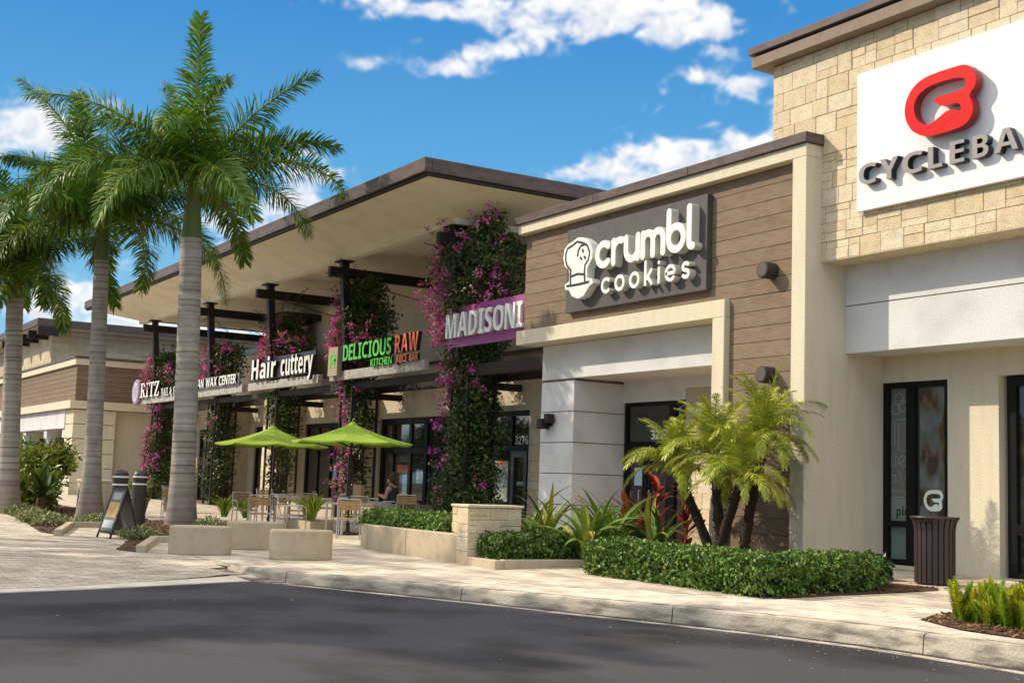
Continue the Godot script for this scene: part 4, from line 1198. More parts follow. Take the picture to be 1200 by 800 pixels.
	bx("logo_box", Vector3(-36.5, 4.5, -15.94), Vector3(-35.8, 5.4, -15.78), plain(Color(0.40, 0.31, 0.2), 0.6), g)
	var lg := MB.new()
	lg.stroke([Vector2(-36.3, 4.78), Vector2(-36.3, 5.1), Vector2(-36.15, 5.2), Vector2(-36.0, 5.1), Vector2(-36.0, 4.78)], 0.09, 0, 0.012)
	lg.stroke([Vector2(-36.28, 4.95), Vector2(-36.02, 4.95)], 0.08, 0, 0.016)
	part("logo", lg, M.green, g).position = Vector3(0, 0, -15.78)
	band_sign("salon_sign", "grey sign band with tall white Hair cuttery lettering", -44.05, -37.65)
	g = get_node("salon_sign")
	bx("backer", Vector3(-43.2, 4.72, -15.96), Vector3(-37.8, 5.45, -15.9), M.letterblack, g)
	for q in [["Hair", -43.3, -41.0], ["cuttery", -40.5, -37.75]]:
		var tm := text_mesh(q[0], 0.70, 0.1)
		var bb := tm.get_aabb()
		var sx: float = (q[2] - q[1]) / bb.size.x
		for zz in [[M.letterblack, -15.85, 0.1], [M.letterwhite, -15.79, 0.01]]:
			var tk := text_mesh(q[0], 0.70, zz[2])
			var o := part("lettering" if zz[0] == M.letterblack else "lettering_face", tk, zz[0], g)
			o.scale = Vector3(sx, 1.0, 1)
			o.position = Vector3(q[1] - bb.position.x * sx, 4.74 + 0.34375 * tk.pixel_size * 48.0, zz[1])
	band_sign("wax_studio_sign", "grey sign band with pale WAX CENTER lettering behind the palm trunk", -51.6, -44.7)
	g = get_node("wax_studio_sign")
	bx("backer", Vector3(-51.5, 4.66, -15.96), Vector3(-44.9, 5.1, -15.9), plain(Color(0.22, 0.2, 0.19), 0.6), g)
	letters(g, "EUROPEAN WAX CENTER", -51.4, -45.0, 4.72, 0.34, -15.9, 0.08, M.letterwhite, M.letterblack, false, true, 0.04)
	band_sign("nail_salon_sign", "grey sign band with white RITZ lettering and round purple badge", -58.7, -52.0)
	g = get_node("nail_salon_sign")
	letters(g, "RITZ", -57.8, -54.9, 4.66, 0.66, -15.95, 0.1, M.letterwhite, M.letterblack, true, true, 0.08)
	letters(g, "NAIL & SPA", -54.6, -52.1, 4.62, 0.34, -15.95, 0.08, M.letterwhite, M.letterblack, true, true, 0.05)
	var bd := MB.new()
	bd.x = Transform3D(Basis(Vector3.RIGHT, PI / 2), Vector3(-58.4, 4.95, -15.9))
	bd.lathe([Vector2(0, 0.12), Vector2(0.55, 0.12), Vector2(0.58, 0.08), Vector2(0.58, 0), Vector2(0, 0)], 24)
	part("badge", bd, plain(Color(0.35, 0.26, 0.42), 0.5), g)
	var bm := MB.new()
	bm.stroke(arc(-58.4, 4.95, 0.3, 0.4, 0, 360), 0.06, 0, 0.01)
	bm.stroke([Vector2(-58.4, 4.65), Vector2(-58.4, 5.25)], 0.06, 0, 0.014)
	part("badge_mark", bm, M.letterwhite, g).position = Vector3(0, 0, -15.78)

func band_sign(called: String, label: String, x0: float, x1: float) -> void:
	var g := thing(called, label, "sign")
	bx("band", Vector3(x0, 4.38, -16.12), Vector3(x1, 4.66, -15.96), M.bandgrey, g, 0.008)

# letters drawn as round-ended ribbons
func glyph(ch: String, xh: float, asc: float) -> Array:   # [width, [strokes]] ; x height xh, ascender asc
	var r := xh * 0.5
	match ch:
		"c": return [xh * 0.9, [arc(r, r, r, r, 48, 312, 16)]]
		"o": return [xh * 1.0, [arc(r, r, r, r, 0, 360, 24)]]
		"r": return [xh * 0.58, [[Vector2(0, 0), Vector2(0, xh)], arc(r * 0.95, xh - r * 0.95, r * 0.95, r * 0.95, 180, 70, 8)]]
		"u": return [xh * 0.88, [[Vector2(0, xh), Vector2(0, r * 0.88)] + arc(r * 0.88, r * 0.88, r * 0.88, r * 0.88, 190, 350, 10) + [Vector2(r * 1.76, r * 0.88), Vector2(r * 1.76, xh)], [Vector2(r * 1.76, xh), Vector2(r * 1.76, 0)]]]
		"m":
			var q := r * 0.72
			return [q * 4, [[Vector2(0, 0), Vector2(0, xh)], [Vector2(0, xh - q)] + arc(q, xh - q, q, q, 175, 5, 10) + [Vector2(q * 2, xh - q), Vector2(q * 2, 0)], [Vector2(q * 2, xh - q)] + arc(q * 3, xh - q, q, q, 175, 5, 10) + [Vector2(q * 4, xh - q), Vector2(q * 4, 0)]]]
		"b": return [xh * 1.0, [[Vector2(0, r), Vector2(0, asc)], arc(r, r, r, r, 0, 360, 24)]]
		"l": return [xh * 0.22, [[Vector2(0, asc), Vector2(0, r * 0.4)] + arc(r * 0.4, r * 0.4, r * 0.4, r * 0.4, 190, 280, 6)]]
		"k": return [xh * 0.75, [[Vector2(0, 0), Vector2(0, asc)], [Vector2(xh * 0.7, xh), Vector2(0.06, xh * 0.42)], [Vector2(xh * 0.28, xh * 0.55), Vector2(xh * 0.75, 0)]]]
		"i": return [0.0, [[Vector2(0, 0), Vector2(0, xh)], [Vector2(0, xh * 1.42), Vector2(0, xh * 1.44)]]]
		"e": return [xh * 1.0, [[Vector2(0.02, r * 0.95), Vector2(xh - 0.01, r * 1.05)] + arc(r, r, r, r, 12, 315, 18)]]
		"s": return [xh * 0.72, [arc(r * 0.75, xh * 0.745, r * 0.62, xh * 0.255, 35, 250, 10) + arc(r * 0.75, xh * 0.25, r * 0.65, xh * 0.25, 75, -150, 10)]]
	return [xh, []]
func rounded_word(parent: Node, word: String, x0: float, x1: float, y: float, xh: float, asc: float, z: float, depth: float, w: float) -> void:
	var tot := 0.0
	for ch in word: tot += float(glyph(ch, xh - w, asc - w * 0.5)[0])
	var gap := (x1 - x0 - tot - w) / (word.length() - 1)
	var x := x0 + w / 2
	for ch in word:
		var gl := glyph(ch, xh - w, asc - w * 0.5)
		var side := MB.new()
		var face := MB.new()
		var lift := 0.0
		for st in gl[1]:
			side.stroke(st, w, 0, depth + lift)
			face.stroke(st, w * 0.98, depth + lift + 0.001, depth + lift + 0.012)
			lift += 0.0025
		var o := part("letter", side, M.letterside, parent)
		o.position = Vector3(x, y + w / 2, z)
		part("letter_face", face, M.letterwhite, o)
		x += float(gl[0]) + gap

# ---------------------------------------------------------------- foliage pieces
func clump(k: int, size: float, spread: float, slim := 0.45, seed_ := 1) -> ArrayMesh:
	# k small pointed leaves scattered in a ball
	var r := RandomNumberGenerator.new()
	r.seed = seed_
	var b := MB.new()
	for i in k:
		var p := Vector3(r.randf_range(-1, 1), r.randf_range(-1, 1), r.randf_range(-1, 1)) * spread
		var f := Vector3(r.randf_range(-1, 1), r.randf_range(-0.7, 0.9), r.randf_range(-1, 1)).normalized()
		var u := Vector3(r.randf_range(-0.6, 0.6), 1, r.randf_range(-0.6, 0.6)).normalized()
		var s := f.cross(u).normalized()
		var nn := s.cross(f).normalized()
		var L := size * r.randf_range(0.7, 1.25)
		var t := r.randf_range(0.7, 1.3)
		b.col = Color(t, t * r.randf_range(0.95, 1.05), t)
		var m := p + f * L * 0.5 + nn * L * 0.08
		b.ft(p, m + s * L * slim * 0.5, p + f * L)
		b.ft(p, p + f * L, m - s * L * slim * 0.5)
	return b.mesh()

func tone(a: Color, b: Color, extra := 0.25) -> Color:
	var c := a.lerp(b, rng.randf())
	var k := rf(1.0 - extra, 1.0 + extra)
	return Color(c.r * k, c.g * k, c.b * k)

func spin(s: float) -> Basis:
	return Basis.from_euler(Vector3(rf(0, TAU), rf(0, TAU), rf(0, TAU))).scaled(Vector3.ONE * s)

func strap_leaf(L: float, w: float, droop: float, up := 1.15, tip := Color(1, 1, 1)) -> ArrayMesh:
	var b := MB.new()
	var k := 9
	var p := Vector3.ZERO
	var pts := [p]
	for i in k:
		var s := float(i) / k
		var a := up - droop * pow(s, 1.2)
		p += Vector3(cos(a), sin(a), 0) * (L / k)
		pts.append(p)
	for i in k:
		var s0 := float(i) / k
		var s1 := float(i + 1) / k
		var w0 := w * (0.55 + 0.9 * s0 if s0 < 0.5 else 2.0 * (1.0 - s0)) * 0.5
		var w1 := w * (0.55 + 0.9 * s1 if s1 < 0.5 else 2.0 * (1.0 - s1)) * 0.5
		b.col = Color(1, 1, 1).lerp(tip, s1 * s1)
		var lift := Vector3(0, 0.25, 0)
		b.qo(pts[i], pts[i + 1], pts[i + 1] + Vector3(0, 0, w1) + lift * w1, pts[i] + Vector3(0, 0, w0) + lift * w0, Vector3.UP)
		b.qo(pts[i], pts[i + 1], pts[i + 1] - Vector3(0, 0, w1) + lift * w1, pts[i] - Vector3(0, 0, w0) + lift * w0, Vector3.UP)
	return b.mesh()

func leafmat(c: Color, rough := 0.45, back := 0.4) -> StandardMaterial3D:
	var m := vmat(rough, 0.6, 0.3)
	m.albedo_color = c.linear_to_srgb()
	return m

func strap_plant(called: String, label: String, cat: String, at: Vector3, n: int, meshes: Array, mats: Array, group := "", low := -0.1, high := 0.35) -> Node3D:
	var t := thing(called, label, cat, at, 0, group)
	for i in n:
		var o := part("leaf", meshes[rng.randi() % meshes.size()], mats[rng.randi() % mats.size()], t)
		var sc := rf(0.75, 1.15)
		o.transform = Transform3D(Basis.from_euler(Vector3(rf(-0.3, 0.3), TAU * i * 0.382 + rf(-0.3, 0.3), rf(low, high))).scaled(Vector3.ONE * sc), Vector3(rf(-0.06, 0.06), 0.02, rf(-0.06, 0.06)))
	return t

func hedge(label: String, boxes: Array, per: float, a: Color, b: Color, size := 0.055, y0 := 0.0) -> Node3D:
	var t := thing("clipped_hedge", label, "hedge")
	var xf := []
	var cs := []
	for q in boxes:   # x0 x1 z0 z1 height
		var g := gh((q[2] + q[3]) / 2) + y0
		bx("twigs", Vector3(q[0] + 0.1, g - 0.02, q[2] + 0.1), Vector3(q[1] - 0.1, g + q[4] - 0.09, q[3] - 0.1), plain(Color(0.018, 0.03, 0.008), 0.95), t, 0.06)
		var w: float = q[1] - q[0]
		var d: float = q[3] - q[2]
		var h: float = q[4]
		var areas := [w * d, w * h, d * h, d * h, w * h * 0.6]
		for f in 5:
			for i in int(areas[f] * per):
				var u := rf(0, 1)
				var v := rf(0, 1)
				var dep := absf(rng.randfn(0, 0.035)) - 0.02
				var p := Vector3()
				match f:
					0: p = Vector3(u * w, h - dep, v * d)
					1: p = Vector3(u * w, v * h, d - dep)
					2: p = Vector3(w - dep, v * h, u * d)
					3: p = Vector3(dep, v * h, u * d)
					4: p = Vector3(u * w, v * h, dep)
				# round the edges off
				var ex := maxf(0.0, 0.14 - minf(minf(p.x, w - p.x), minf(p.z, d - p.z)))
				if p.y > h - 0.14: p.y -= ex * ex * 3.2
				p.y += 0.02 * sin(p.x * 3.1 + p.z * 2.0)
				xf.append(Transform3D(spin(rf(0.75, 1.3)), Vector3(q[0] + p.x, g + p.y, q[2] + p.z)))
				var c := tone(a, b, 0.3)
				if rng.randf() < 0.03: c = Color(0.30, 0.30, 0.05)
				cs.append(c)
	scatter("foliage", clump(7, size, 0.05, 0.6, 5), M.leaf, xf, cs, t)
	return t

# ---------------------------------------------------------------- flowering columns
func columns() -> void:
	var cx := [-28.75, -35.85, -42.1, -48.6, -56.4]
	var names := ["nearest", "second", "third", "fourth", "farthest"]
	var beams := thing("trellis_beams", "dark timber beams running behind the shop signs from column to column", "pergola")
	for k in 2:
		var zz: float = [-16.35, -17.3][k]
		for i in 4:
			bx("beam", Vector3(cx[i + 1] + 0.02, [4.12, 4.05, 4.05][k], zz - 0.08), Vector3(cx[i] - 0.02, [4.32, 4.25, 4.25][k], zz + 0.08), M.timber, beams, 0.006)
		bx("beam", Vector3(cx[0] + 0.02, [4.12, 4.05, 4.05][k], zz - 0.08), Vector3(-24.56, [4.42, 4.25, 4.25][k], zz + 0.08), M.timber, beams, 0.006)
	for i in 5: bx("cross_beam", Vector3(cx[i] - 0.09, 3.85, -18.05), Vector3(cx[i] + 0.09, 4.04, -16.1), M.timber, beams, 0.006)
	bx("hanger", Vector3(-24.75, 4.0, -16.6), Vector3(-24.56, 4.6, -16.1), M.timber, beams, 0.006)
	var leaf := clump(8, 0.13, 0.14, 0.55, 9)
	var flower := clump(7, 0.075, 0.08, 0.9, 17)
	for i in 5:
		var x: float = cx[i]
		var z := -16.6
		var g := gh(z)
		var tr := thing("trellis", "dark metal trellis inside the %s flowering column" % names[i], "trellis", Vector3(x, g, z))
		for px in [-0.42, 0.42]:
			for pz in [-0.42, 0.42]:
				bx("upright", Vector3(px - 0.035, 0, pz - 0.035), Vector3(px + 0.035, 4.0, pz + 0.035), M.dark, tr, 0.005)
		for k in 12:
			var y := 0.35 + k * 0.3
			for s in [-0.42, 0.42]:
				bx("rung", Vector3(-0.384, y, s - 0.012), Vector3(0.384, y + 0.024, s + 0.012), M.dark, tr, 0)
				bx("rung", Vector3(s - 0.012, y, -0.384), Vector3(s + 0.012, y + 0.024, 0.384), M.dark, tr, 0)
		# blobs: y, half height, half x, half z, leaf count, flower count, flower shift
		var bl: Array = [
			[[2.3, 2.4, 0.98, 0.85, 2700, 24], [4.9, 1.4, 1.3, 0.55, 1100, 95], [7.0, 1.3, 1.85, 1.05, 2500, 75], [5.8, 0.8, 1.95, 0.5, 420, 100]],
			[[2.4, 1.9, 0.62, 0.6, 420, 44], [5.6, 0.75, 1.8, 0.7, 1300, 70], [6.6, 0.8, 1.4, 0.7, 850, 10], [4.6, 0.5, 0.9, 0.45, 240, 26]],
			[[2.3, 2.1, 0.58, 0.55, 360, 3], [5.5, 0.7, 1.9, 0.65, 1000, 110], [6.3, 0.5, 1.2, 0.55, 420, 30], [3.4, 0.9, 0.7, 0.6, 220, 2]],
			[[2.2, 2.2, 0.75, 0.7, 1000, 4], [5.5, 0.7, 1.9, 0.65, 950, 45]],
			[[2.2, 2.2, 0.85, 0.75, 1300, 70], [5.6, 0.8, 2.1, 0.75, 1100, 70]]][i]
		var v := thing("bougainvillea", "%s bougainvillea column, leaves and magenta flowers climbing a trellis" % names[i], "climbing plant", Vector3(x, g, z))
		var xf := []
		var cs := []
		var xf2 := []
		var cs2 := []
		for q in bl:
			for k in q[4]:
				var d := Vector3(rng.randfn(0, 0.5), rf(-1, 1), rng.randfn(0, 0.5))
				if Vector2(d.x, d.z).length() > 1.0: d = Vector3(d.x * 0.5, d.y, d.z * 0.5)
				var p := Vector3(d.x * q[2], q[0] + d.y * q[1], d.z * q[3])
				var lump := 0.82 + 0.3 * sin(p.y * 2.1 + i * 1.7) * sin(p.y * 0.9 + 1.0) + 0.22 * sin(atan2(d.z, d.x) * 3.0 + p.y * 1.6)
				p = Vector3(p.x * lump, p.y, p.z * lump)
				if i != 0 and q[1] > 1.5: p += Vector3(sin(p.y * 2.3 + i) * 0.15, 0, 0)
				xf.append(Transform3D(spin(rf(0.6, 1.25)), p))
				cs.append(tone(Color(0.036, 0.07, 0.017), Color(0.13, 0.175, 0.036), 0.45))
			for k in q[5]:
				var a := rf(0, TAU)
				var p := Vector3(-absf(cos(a)) * rf(0.6, 1.1) * q[2] if rng.randf() < 0.7 else rf(-0.9, 0.9) * q[2], q[0] + rf(-1, 1) * q[1], absf(sin(a)) * rf(0.6, 1.0) * q[3])
				# bracts come in sprays
				for w in 4:
					xf2.append(Transform3D(spin(rf(0.7, 1.3)), p + Vector3(rf(-0.2, 0.2), rf(-0.2, 0.2), rf(-0.2, 0.2))))
					cs2.append(tone(Color(0.50, 0.035, 0.30), Color(0.82, 0.20, 0.56), 0.25) if rng.randf() < 0.72 else Color(0.60, 0.38, 0.30))
		scatter("foliage", leaf, M.leaf, xf, cs, v)
		scatter("flowers", flower, M.petal, xf2, cs2, v)
		var st := MB.new()
		for k in 7:
			var p := Vector3(rf(-0.3, 0.3), 0, rf(-0.3, 0.3))
			var pts := []
			for w in 12:
				pts.append(p + Vector3(sin(w * 0.9 + k) * 0.12, w * 0.42, cos(w * 0.8 + k * 2.0) * 0.12))
			st.tube(pts, 0.028, 5)
		part("stems", st, M.stem, v)
		# long loose shoots that arch out above the signs
		var sh := MB.new()
		var xs := []
		var cc := []
		for k in ([26, 26, 16, 10, 12][i]):
			var p := Vector3(rf(-0.6, 0.8), ([7.6, 6.4, 5.9, 5.7, 5.8][i] if k % 2 else rf(4.6, 6.6)) + rf(-0.4, 0.4), rf(-0.2, 0.4))
			var dir := Vector3(rf(-0.6, 1.2), rf(0.3, 1.0), rf(-0.3, 0.5)).normalized()
			var pts := [p]
			for w in 7:
				p += dir * 0.2
				dir = (dir + Vector3(0.05, -0.16, 0)).normalized()
				pts.append(p)
				xs.append(Transform3D(spin(0.45), p)); cc.append(tone(Color(0.05, 0.08, 0.02), Color(0.12, 0.14, 0.04), 0.3))
			sh.tube(pts, 0.008, 4, false)
		var so := part("shoots", sh, M.stem, v)
		so.set_meta("kind", "stuff")
		scatter("shoot_leaves", leaf, M.leaf, xs, cc, v)

# ---------------------------------------------------------------- street furniture
func rounded_block(w: float, d: float, r: float, h: float) -> MB:
	var b := MB.new()
	var ring := func(inset: float, y: float) -> Array:
		var o := []
		for c in [[1, 1, 0], [-1, 1, 90], [-1, -1, 180], [1, -1, 270]]:
			for k in 9:
				var a := deg_to_rad(c[2] + k * 90.0 / 8)
				o.append(Vector3(c[0] * (w / 2 - r) + cos(a) * (r - inset), y, c[1] * (d / 2 - r) + sin(a) * (r - inset)))
		return o
	var rs := [ring.call(0.02, 0.0), ring.call(0.012, 0.012), ring.call(0.0, 0.03), ring.call(0.0, h - 0.03), ring.call(0.008, h - 0.009), ring.call(0.03, h)]
	for i in rs.size() - 1:
		for j in 36:
			var e := (j + 1) % 36
			var o: Vector3 = (rs[i][j] + rs[i][e]) * Vector3(1, 0, 1) + Vector3(0, 0.3 if i > 2 else 0.0, 0)
			b.qo(rs[i][j], rs[i][e], rs[i + 1][e], rs[i + 1][j], o)
	for j in 36: b.to(Vector3(0, h, 0), rs[5][j], rs[5][(j + 1) % 36], Vector3.UP)
	return b

func street_things() -> void:
	var spots := [[-21.35, -7.05, 0.49, "rounded concrete seat block nearest the tallest royal palm trunk"], [-22.75, -8.55, 0.52, "rounded concrete seat block farther back between the other two"], [-20.05, -8.35, 0.50, "rounded concrete seat block closest to the kerb"]]
	for s in spots:
		var o := part("concrete_stool", rounded_block(0.66, 1.06, 0.32, s[2]), M.concrete)
		tag(o, s[3], "seat block", "concrete seat blocks")
		o.position = G(s[0], s[1])
		o.rotation.y = deg_to_rad(-6)
	for k in 2:
		var t := thing("bollard", ["dark bollard with two pale bands directly behind the sandwich board", "dark bollard with two pale bands between sandwich board and palm trunk"][k], "bollard", G([-27.5, -29.6][k], [-7.25, -8.25][k]), 0, "dark bollards")
		var b := MB.new()
		b.lathe([Vector2(0.165, 0), Vector2(0.165, 1.13), Vector2(0.15, 1.14), Vector2(0.15, 1.16), Vector2(0.165, 1.17), Vector2(0.165, 1.26)], 24)
		part("post", b, M.brown, t)
		var d := MB.new()
		d.lathe([Vector2(0.165, 1.26), Vector2(0.16, 1.30), Vector2(0.135, 1.35), Vector2(0.08, 1.385), Vector2(0.0, 1.395)], 24, true)
		part("cap", d, M.brown, t)
		for y in [1.06, 1.225]:
			var r := MB.new()
			r.lathe([Vector2(0.165, y), Vector2(0.169, y + 0.003), Vector2(0.169, y + 0.032), Vector2(0.165, y + 0.035)], 24)
			part("band", r, M.reflect, t)
	# sandwich board
	var a := thing("sandwich_board", "dark framed sandwich board with pictured menu beside the bollards", "sign board", G(-26.3, -6.95))
	a.rotation.y = deg_to_rad(11.0)
	for s in [0, 1]:
		var p := Node3D.new()
		put(p, "board", a)
		# local x is the board's width, it leans about x
		var lean := deg_to_rad(17.0 if s == 0 else -17.0)
		p.transform = Transform3D(Basis(Vector3.RIGHT, -lean), Vector3(0, 1.02, 0))
		var f := [[-0.32, -0.27, -1.05, 0.0], [0.27, 0.32, -1.05, 0.0]]
		for q in f: bx("frame_side", Vector3(q[0], q[2], -0.015), Vector3(q[1], q[3], 0.015), M.dark, p, 0.004)
		bx("frame_bar", Vector3(-0.27, -0.05, -0.013), Vector3(0.27, 0.0, 0.013), M.dark, p, 0.004)
		bx("frame_bar", Vector3(-0.27, -0.95, -0.013), Vector3(0.27, -0.90, 0.013), M.dark, p, 0.004)
		bx("panel", Vector3(-0.27, -0.90, -0.008), Vector3(0.27, -0.05, 0.008), plain(Color(0.13, 0.13, 0.12), 0.6), p, 0)
		var zf := 0.009 if s == 0 else -0.012
		bx("poster", Vector3(-0.22, -0.62, zf), Vector3(0.22, -0.30, zf + 0.003), mat(Color(0.55, 0.36, 0.14), 0.6, M.blot, Vector3.ONE * 3.0), p, 0)
		bx("poster", Vector3(-0.22, -0.84, zf), Vector3(0.22, -0.68, zf + 0.003), plain(Color(0.45, 0.5, 0.52), 0.6), p, 0)
		bx("poster", Vector3(-0.18, -0.24, zf), Vector3(0.18, -0.10, zf + 0.003), plain(Color(0.38, 0.38, 0.36), 0.6), p, 0)
	# slatted bin
	var t := thing("litter_bin", "dark brown slatted bin flaring at its top beside the studio window", "bin", G(-12.5, -15.05))
	for k in 22:
		var an := TAU * k / 22
		var m := MB.new()
		m.x = Transform3D(Basis(Vector3.UP, -an), Vector3.ZERO)
		var pr := [[0.285, 0.05], [0.285, 0.80], [0.30, 0.90], [0.335, 0.985]]
		for i in 3:
			m.quad(Vector3(pr[i][0], pr[i][1], 0.032), Vector3(pr[i][0], pr[i][1], -0.032), Vector3(pr[i + 1][0], pr[i + 1][1], -0.032), Vector3(pr[i + 1][0], pr[i + 1][1], 0.032))
			m.quad(Vector3(pr[i][0] - 0.012, pr[i][1], -0.032), Vector3(pr[i][0] - 0.012, pr[i][1], 0.032), Vector3(pr[i + 1][0] - 0.012, pr[i + 1][1], 0.032), Vector3(pr[i + 1][0] - 0.012, pr[i + 1][1], -0.032))
			for sg in [1.0, -1.0]:
				m.qo(Vector3(pr[i][0], pr[i][1], 0.032 * sg), Vector3(pr[i + 1][0], pr[i + 1][1], 0.032 * sg), Vector3(pr[i + 1][0] - 0.012, pr[i + 1][1], 0.032 * sg), Vector3(pr[i][0] - 0.012, pr[i][1], 0.032 * sg), Vector3(0, 0, sg))
		part("slat", m, M.brown, t)
	var li := MB.new()
	li.lathe([Vector2(0.25, 0.04), Vector2(0.25, 0.93), Vector2(0.24, 0.93), Vector2(0.24, 0.1), Vector2(0, 0.1)], 22)
	part("liner", li, M.charedge, t)
	for y in [0.06, 0.5]:
		var r := MB.new()
		r.lathe([Vector2(0.255, y), Vector2(0.274, y), Vector2(0.274, y + 0.04), Vector2(0.255, y + 0.04)], 22)
		part("hoop", r, M.dark, t)
	var rim := MB.new()
	rim.lathe([Vector2(0.30, 0.975), Vector2(0.345, 0.975), Vector2(0.35, 0.99), Vector2(0.345, 1.005), Vector2(0.30, 1.005), Vector2(0.22, 0.98)], 28)
	part("rim", rim, M.brown, t)
	var pad := bx("bin_pad", Vector3(-13.0, 0.1, -15.5), Vector3(-12.05, gh(-15.0) + 0.03, -14.7), M.concrete)
	tag(pad, "square concrete pad under the brown slatted bin", "concrete pad")
	# concrete planter with stone end pillar
	var p := thing("concrete_planter", "long tan concrete planter wall with clipped hedge inside, ending at stone pillar", "planter")
	for q in [[-22.0, -20.42], [-20.41, -18.42]]:
		bx("front_slab", Vector3(q[0], 0.02, -10.72), Vector3(q[1], 0.52, -10.5), M.concrete, p, 0.012)
	var cn := MB.new()
	cn.beam(Vector3(-22.02, 0.27, -10.62), Vector3(-23.1, 0.27, -11.0), 0.22, 0.5, 0.012)
	part("end_slab", cn, M.concrete, p)
	bx("back_slab", Vector3(-23.1, 0.02, -11.95), Vector3(-18.42, 0.5, -11.75), M.concrete, p, 0.012)
	bx("soil", Vector3(-21.99, 0.0, -11.75), Vector3(-18.42, 0.42, -10.72), M.mulch, p, 0)
	var w := thing("stone_pillar", "low L shaped stone garden wall beside the small clipped hedge", "stone wall")
	bx("core", Vector3(-18.38, 0, -11.42), Vector3(-18.07, 0.98, -10.44), M.grout, w, 0)
	ashlar(w, -18.41, -18.05, 0.03, 0.98, -10.43, 0.24, [], 0, 30)
	ashlar(w, 10.42, 11.45, 0.03, 0.98, -18.07, 0.24, [], 1, 40)
	bx("core", Vector3(-19.5, 0, -11.2), Vector3(-18.38, 0.96, -10.95), M.grout, w, 0)
	ashlar(w, -19.5, -18.42, 0.5, 0.96, -10.94, 0.24, [], 0, 20)
	bx("capstone", Vector3(-18.45, 0.985, -11.48), Vector3(-18.02, 1.03, -10.39), M.stones[1], w, 0.008)
	bx("capstone", Vector3(-19.52, 0.965, -11.24), Vector3(-18.46, 1.01, -10.9), M.stones[3], w, 0.008)
	var e := thing("planter_curb", "low concrete curb round the small hedge and strap-leaved plants", "kerb edging")
	bx("curb_stone", Vector3(-18.0, 0.0, -10.55), Vector3(-17.1, 0.19, -10.38), M.concrete, e, 0.012)
	bx("curb_stone", Vector3(-17.27, 0.0, -12.6), Vector3(-17.1, 0.20, -10.556), M.concrete, e, 0.012)

func make_chair() -> Node3D:
	var t := thing("terrace_chair", "silver framed chair with wooden slats", "chair")
	for s in [-1, 1]:
		var f := MB.new()
		var x: float = 0.26 * s
		f.tube([Vector3(x, 0.01, 0.24), Vector3(x, 0.55, 0.25), Vector3(x, 0.62, 0.22), Vector3(x, 0.65, 0.15), Vector3(x, 0.655, -0.2)], 0.014, 6)
		part("arm", f, M.steel, t)
		var b := MB.new()
		b.tube([Vector3(x * 0.96, 0.01, -0.27), Vector3(x * 0.96, 0.44, -0.20), Vector3(x * 0.96, 0.60, -0.22), Vector3(x * 0.96, 0.86, -0.30)], 0.014, 6)
		part("leg", b, M.steel, t)
		bx("seat_rail", Vector3(x - 0.012, 0.40, -0.2), Vector3(x + 0.012, 0.425, 0.24), M.steel, t, 0.003)
	bx("front_rail", Vector3(-0.25, 0.40, 0.215), Vector3(0.25, 0.425, 0.24), M.steel, t, 0.003)
	bx("back_rail", Vector3(-0.24, 0.855, -0.315), Vector3(0.24, 0.875, -0.295), M.steel, t, 0.003)
	for k in 6:
		bx("seat_slat", Vector3(-0.245, 0.427, -0.19 + k * 0.068), Vector3(0.245, 0.445, -0.13 + k * 0.068), M.chairwood, t, 0.003)
	for k in 3:
		var b := MB.new()
		b.x = Transform3D(Basis(Vector3.RIGHT, -0.28), Vector3(0, 0.66 + k * 0.068, -0.235 - k * 0.02))
		b.box(Vector3(-0.235, -0.03, -0.009), Vector3(0.235, 0.03, 0.009), 0.003)
		part("back_slat", b, M.chairwood, t)
	return t

func make_table() -> Node3D:
	var t := thing("terrace_table", "square slatted table", "table")
	for k in 7: bx("top_slat", Vector3(-0.38, 0.715, -0.38 + k * 0.11), Vector3(0.38, 0.735, -0.28 + k * 0.11), M.chairwood, t, 0.003)
	for s in [-1, 1]:
		bx("top_frame", Vector3(0.38 * s - 0.012, 0.70, -0.40), Vector3(0.38 * s + 0.012, 0.737, 0.40), M.steel, t, 0.003)
		bx("top_frame", Vector3(-0.366, 0.70, 0.4 * s - 0.012), Vector3(0.366, 0.737, 0.4 * s + 0.012), M.steel, t, 0.003)
	for s in [-1, 1]:
		for q in [-1, 1]:
			bx("leg", Vector3(0.36 * s - 0.02, 0, 0.37 * q - 0.02), Vector3(0.36 * s + 0.02, 0.70, 0.37 * q + 0.02), M.steel, t, 0.004)
	return t

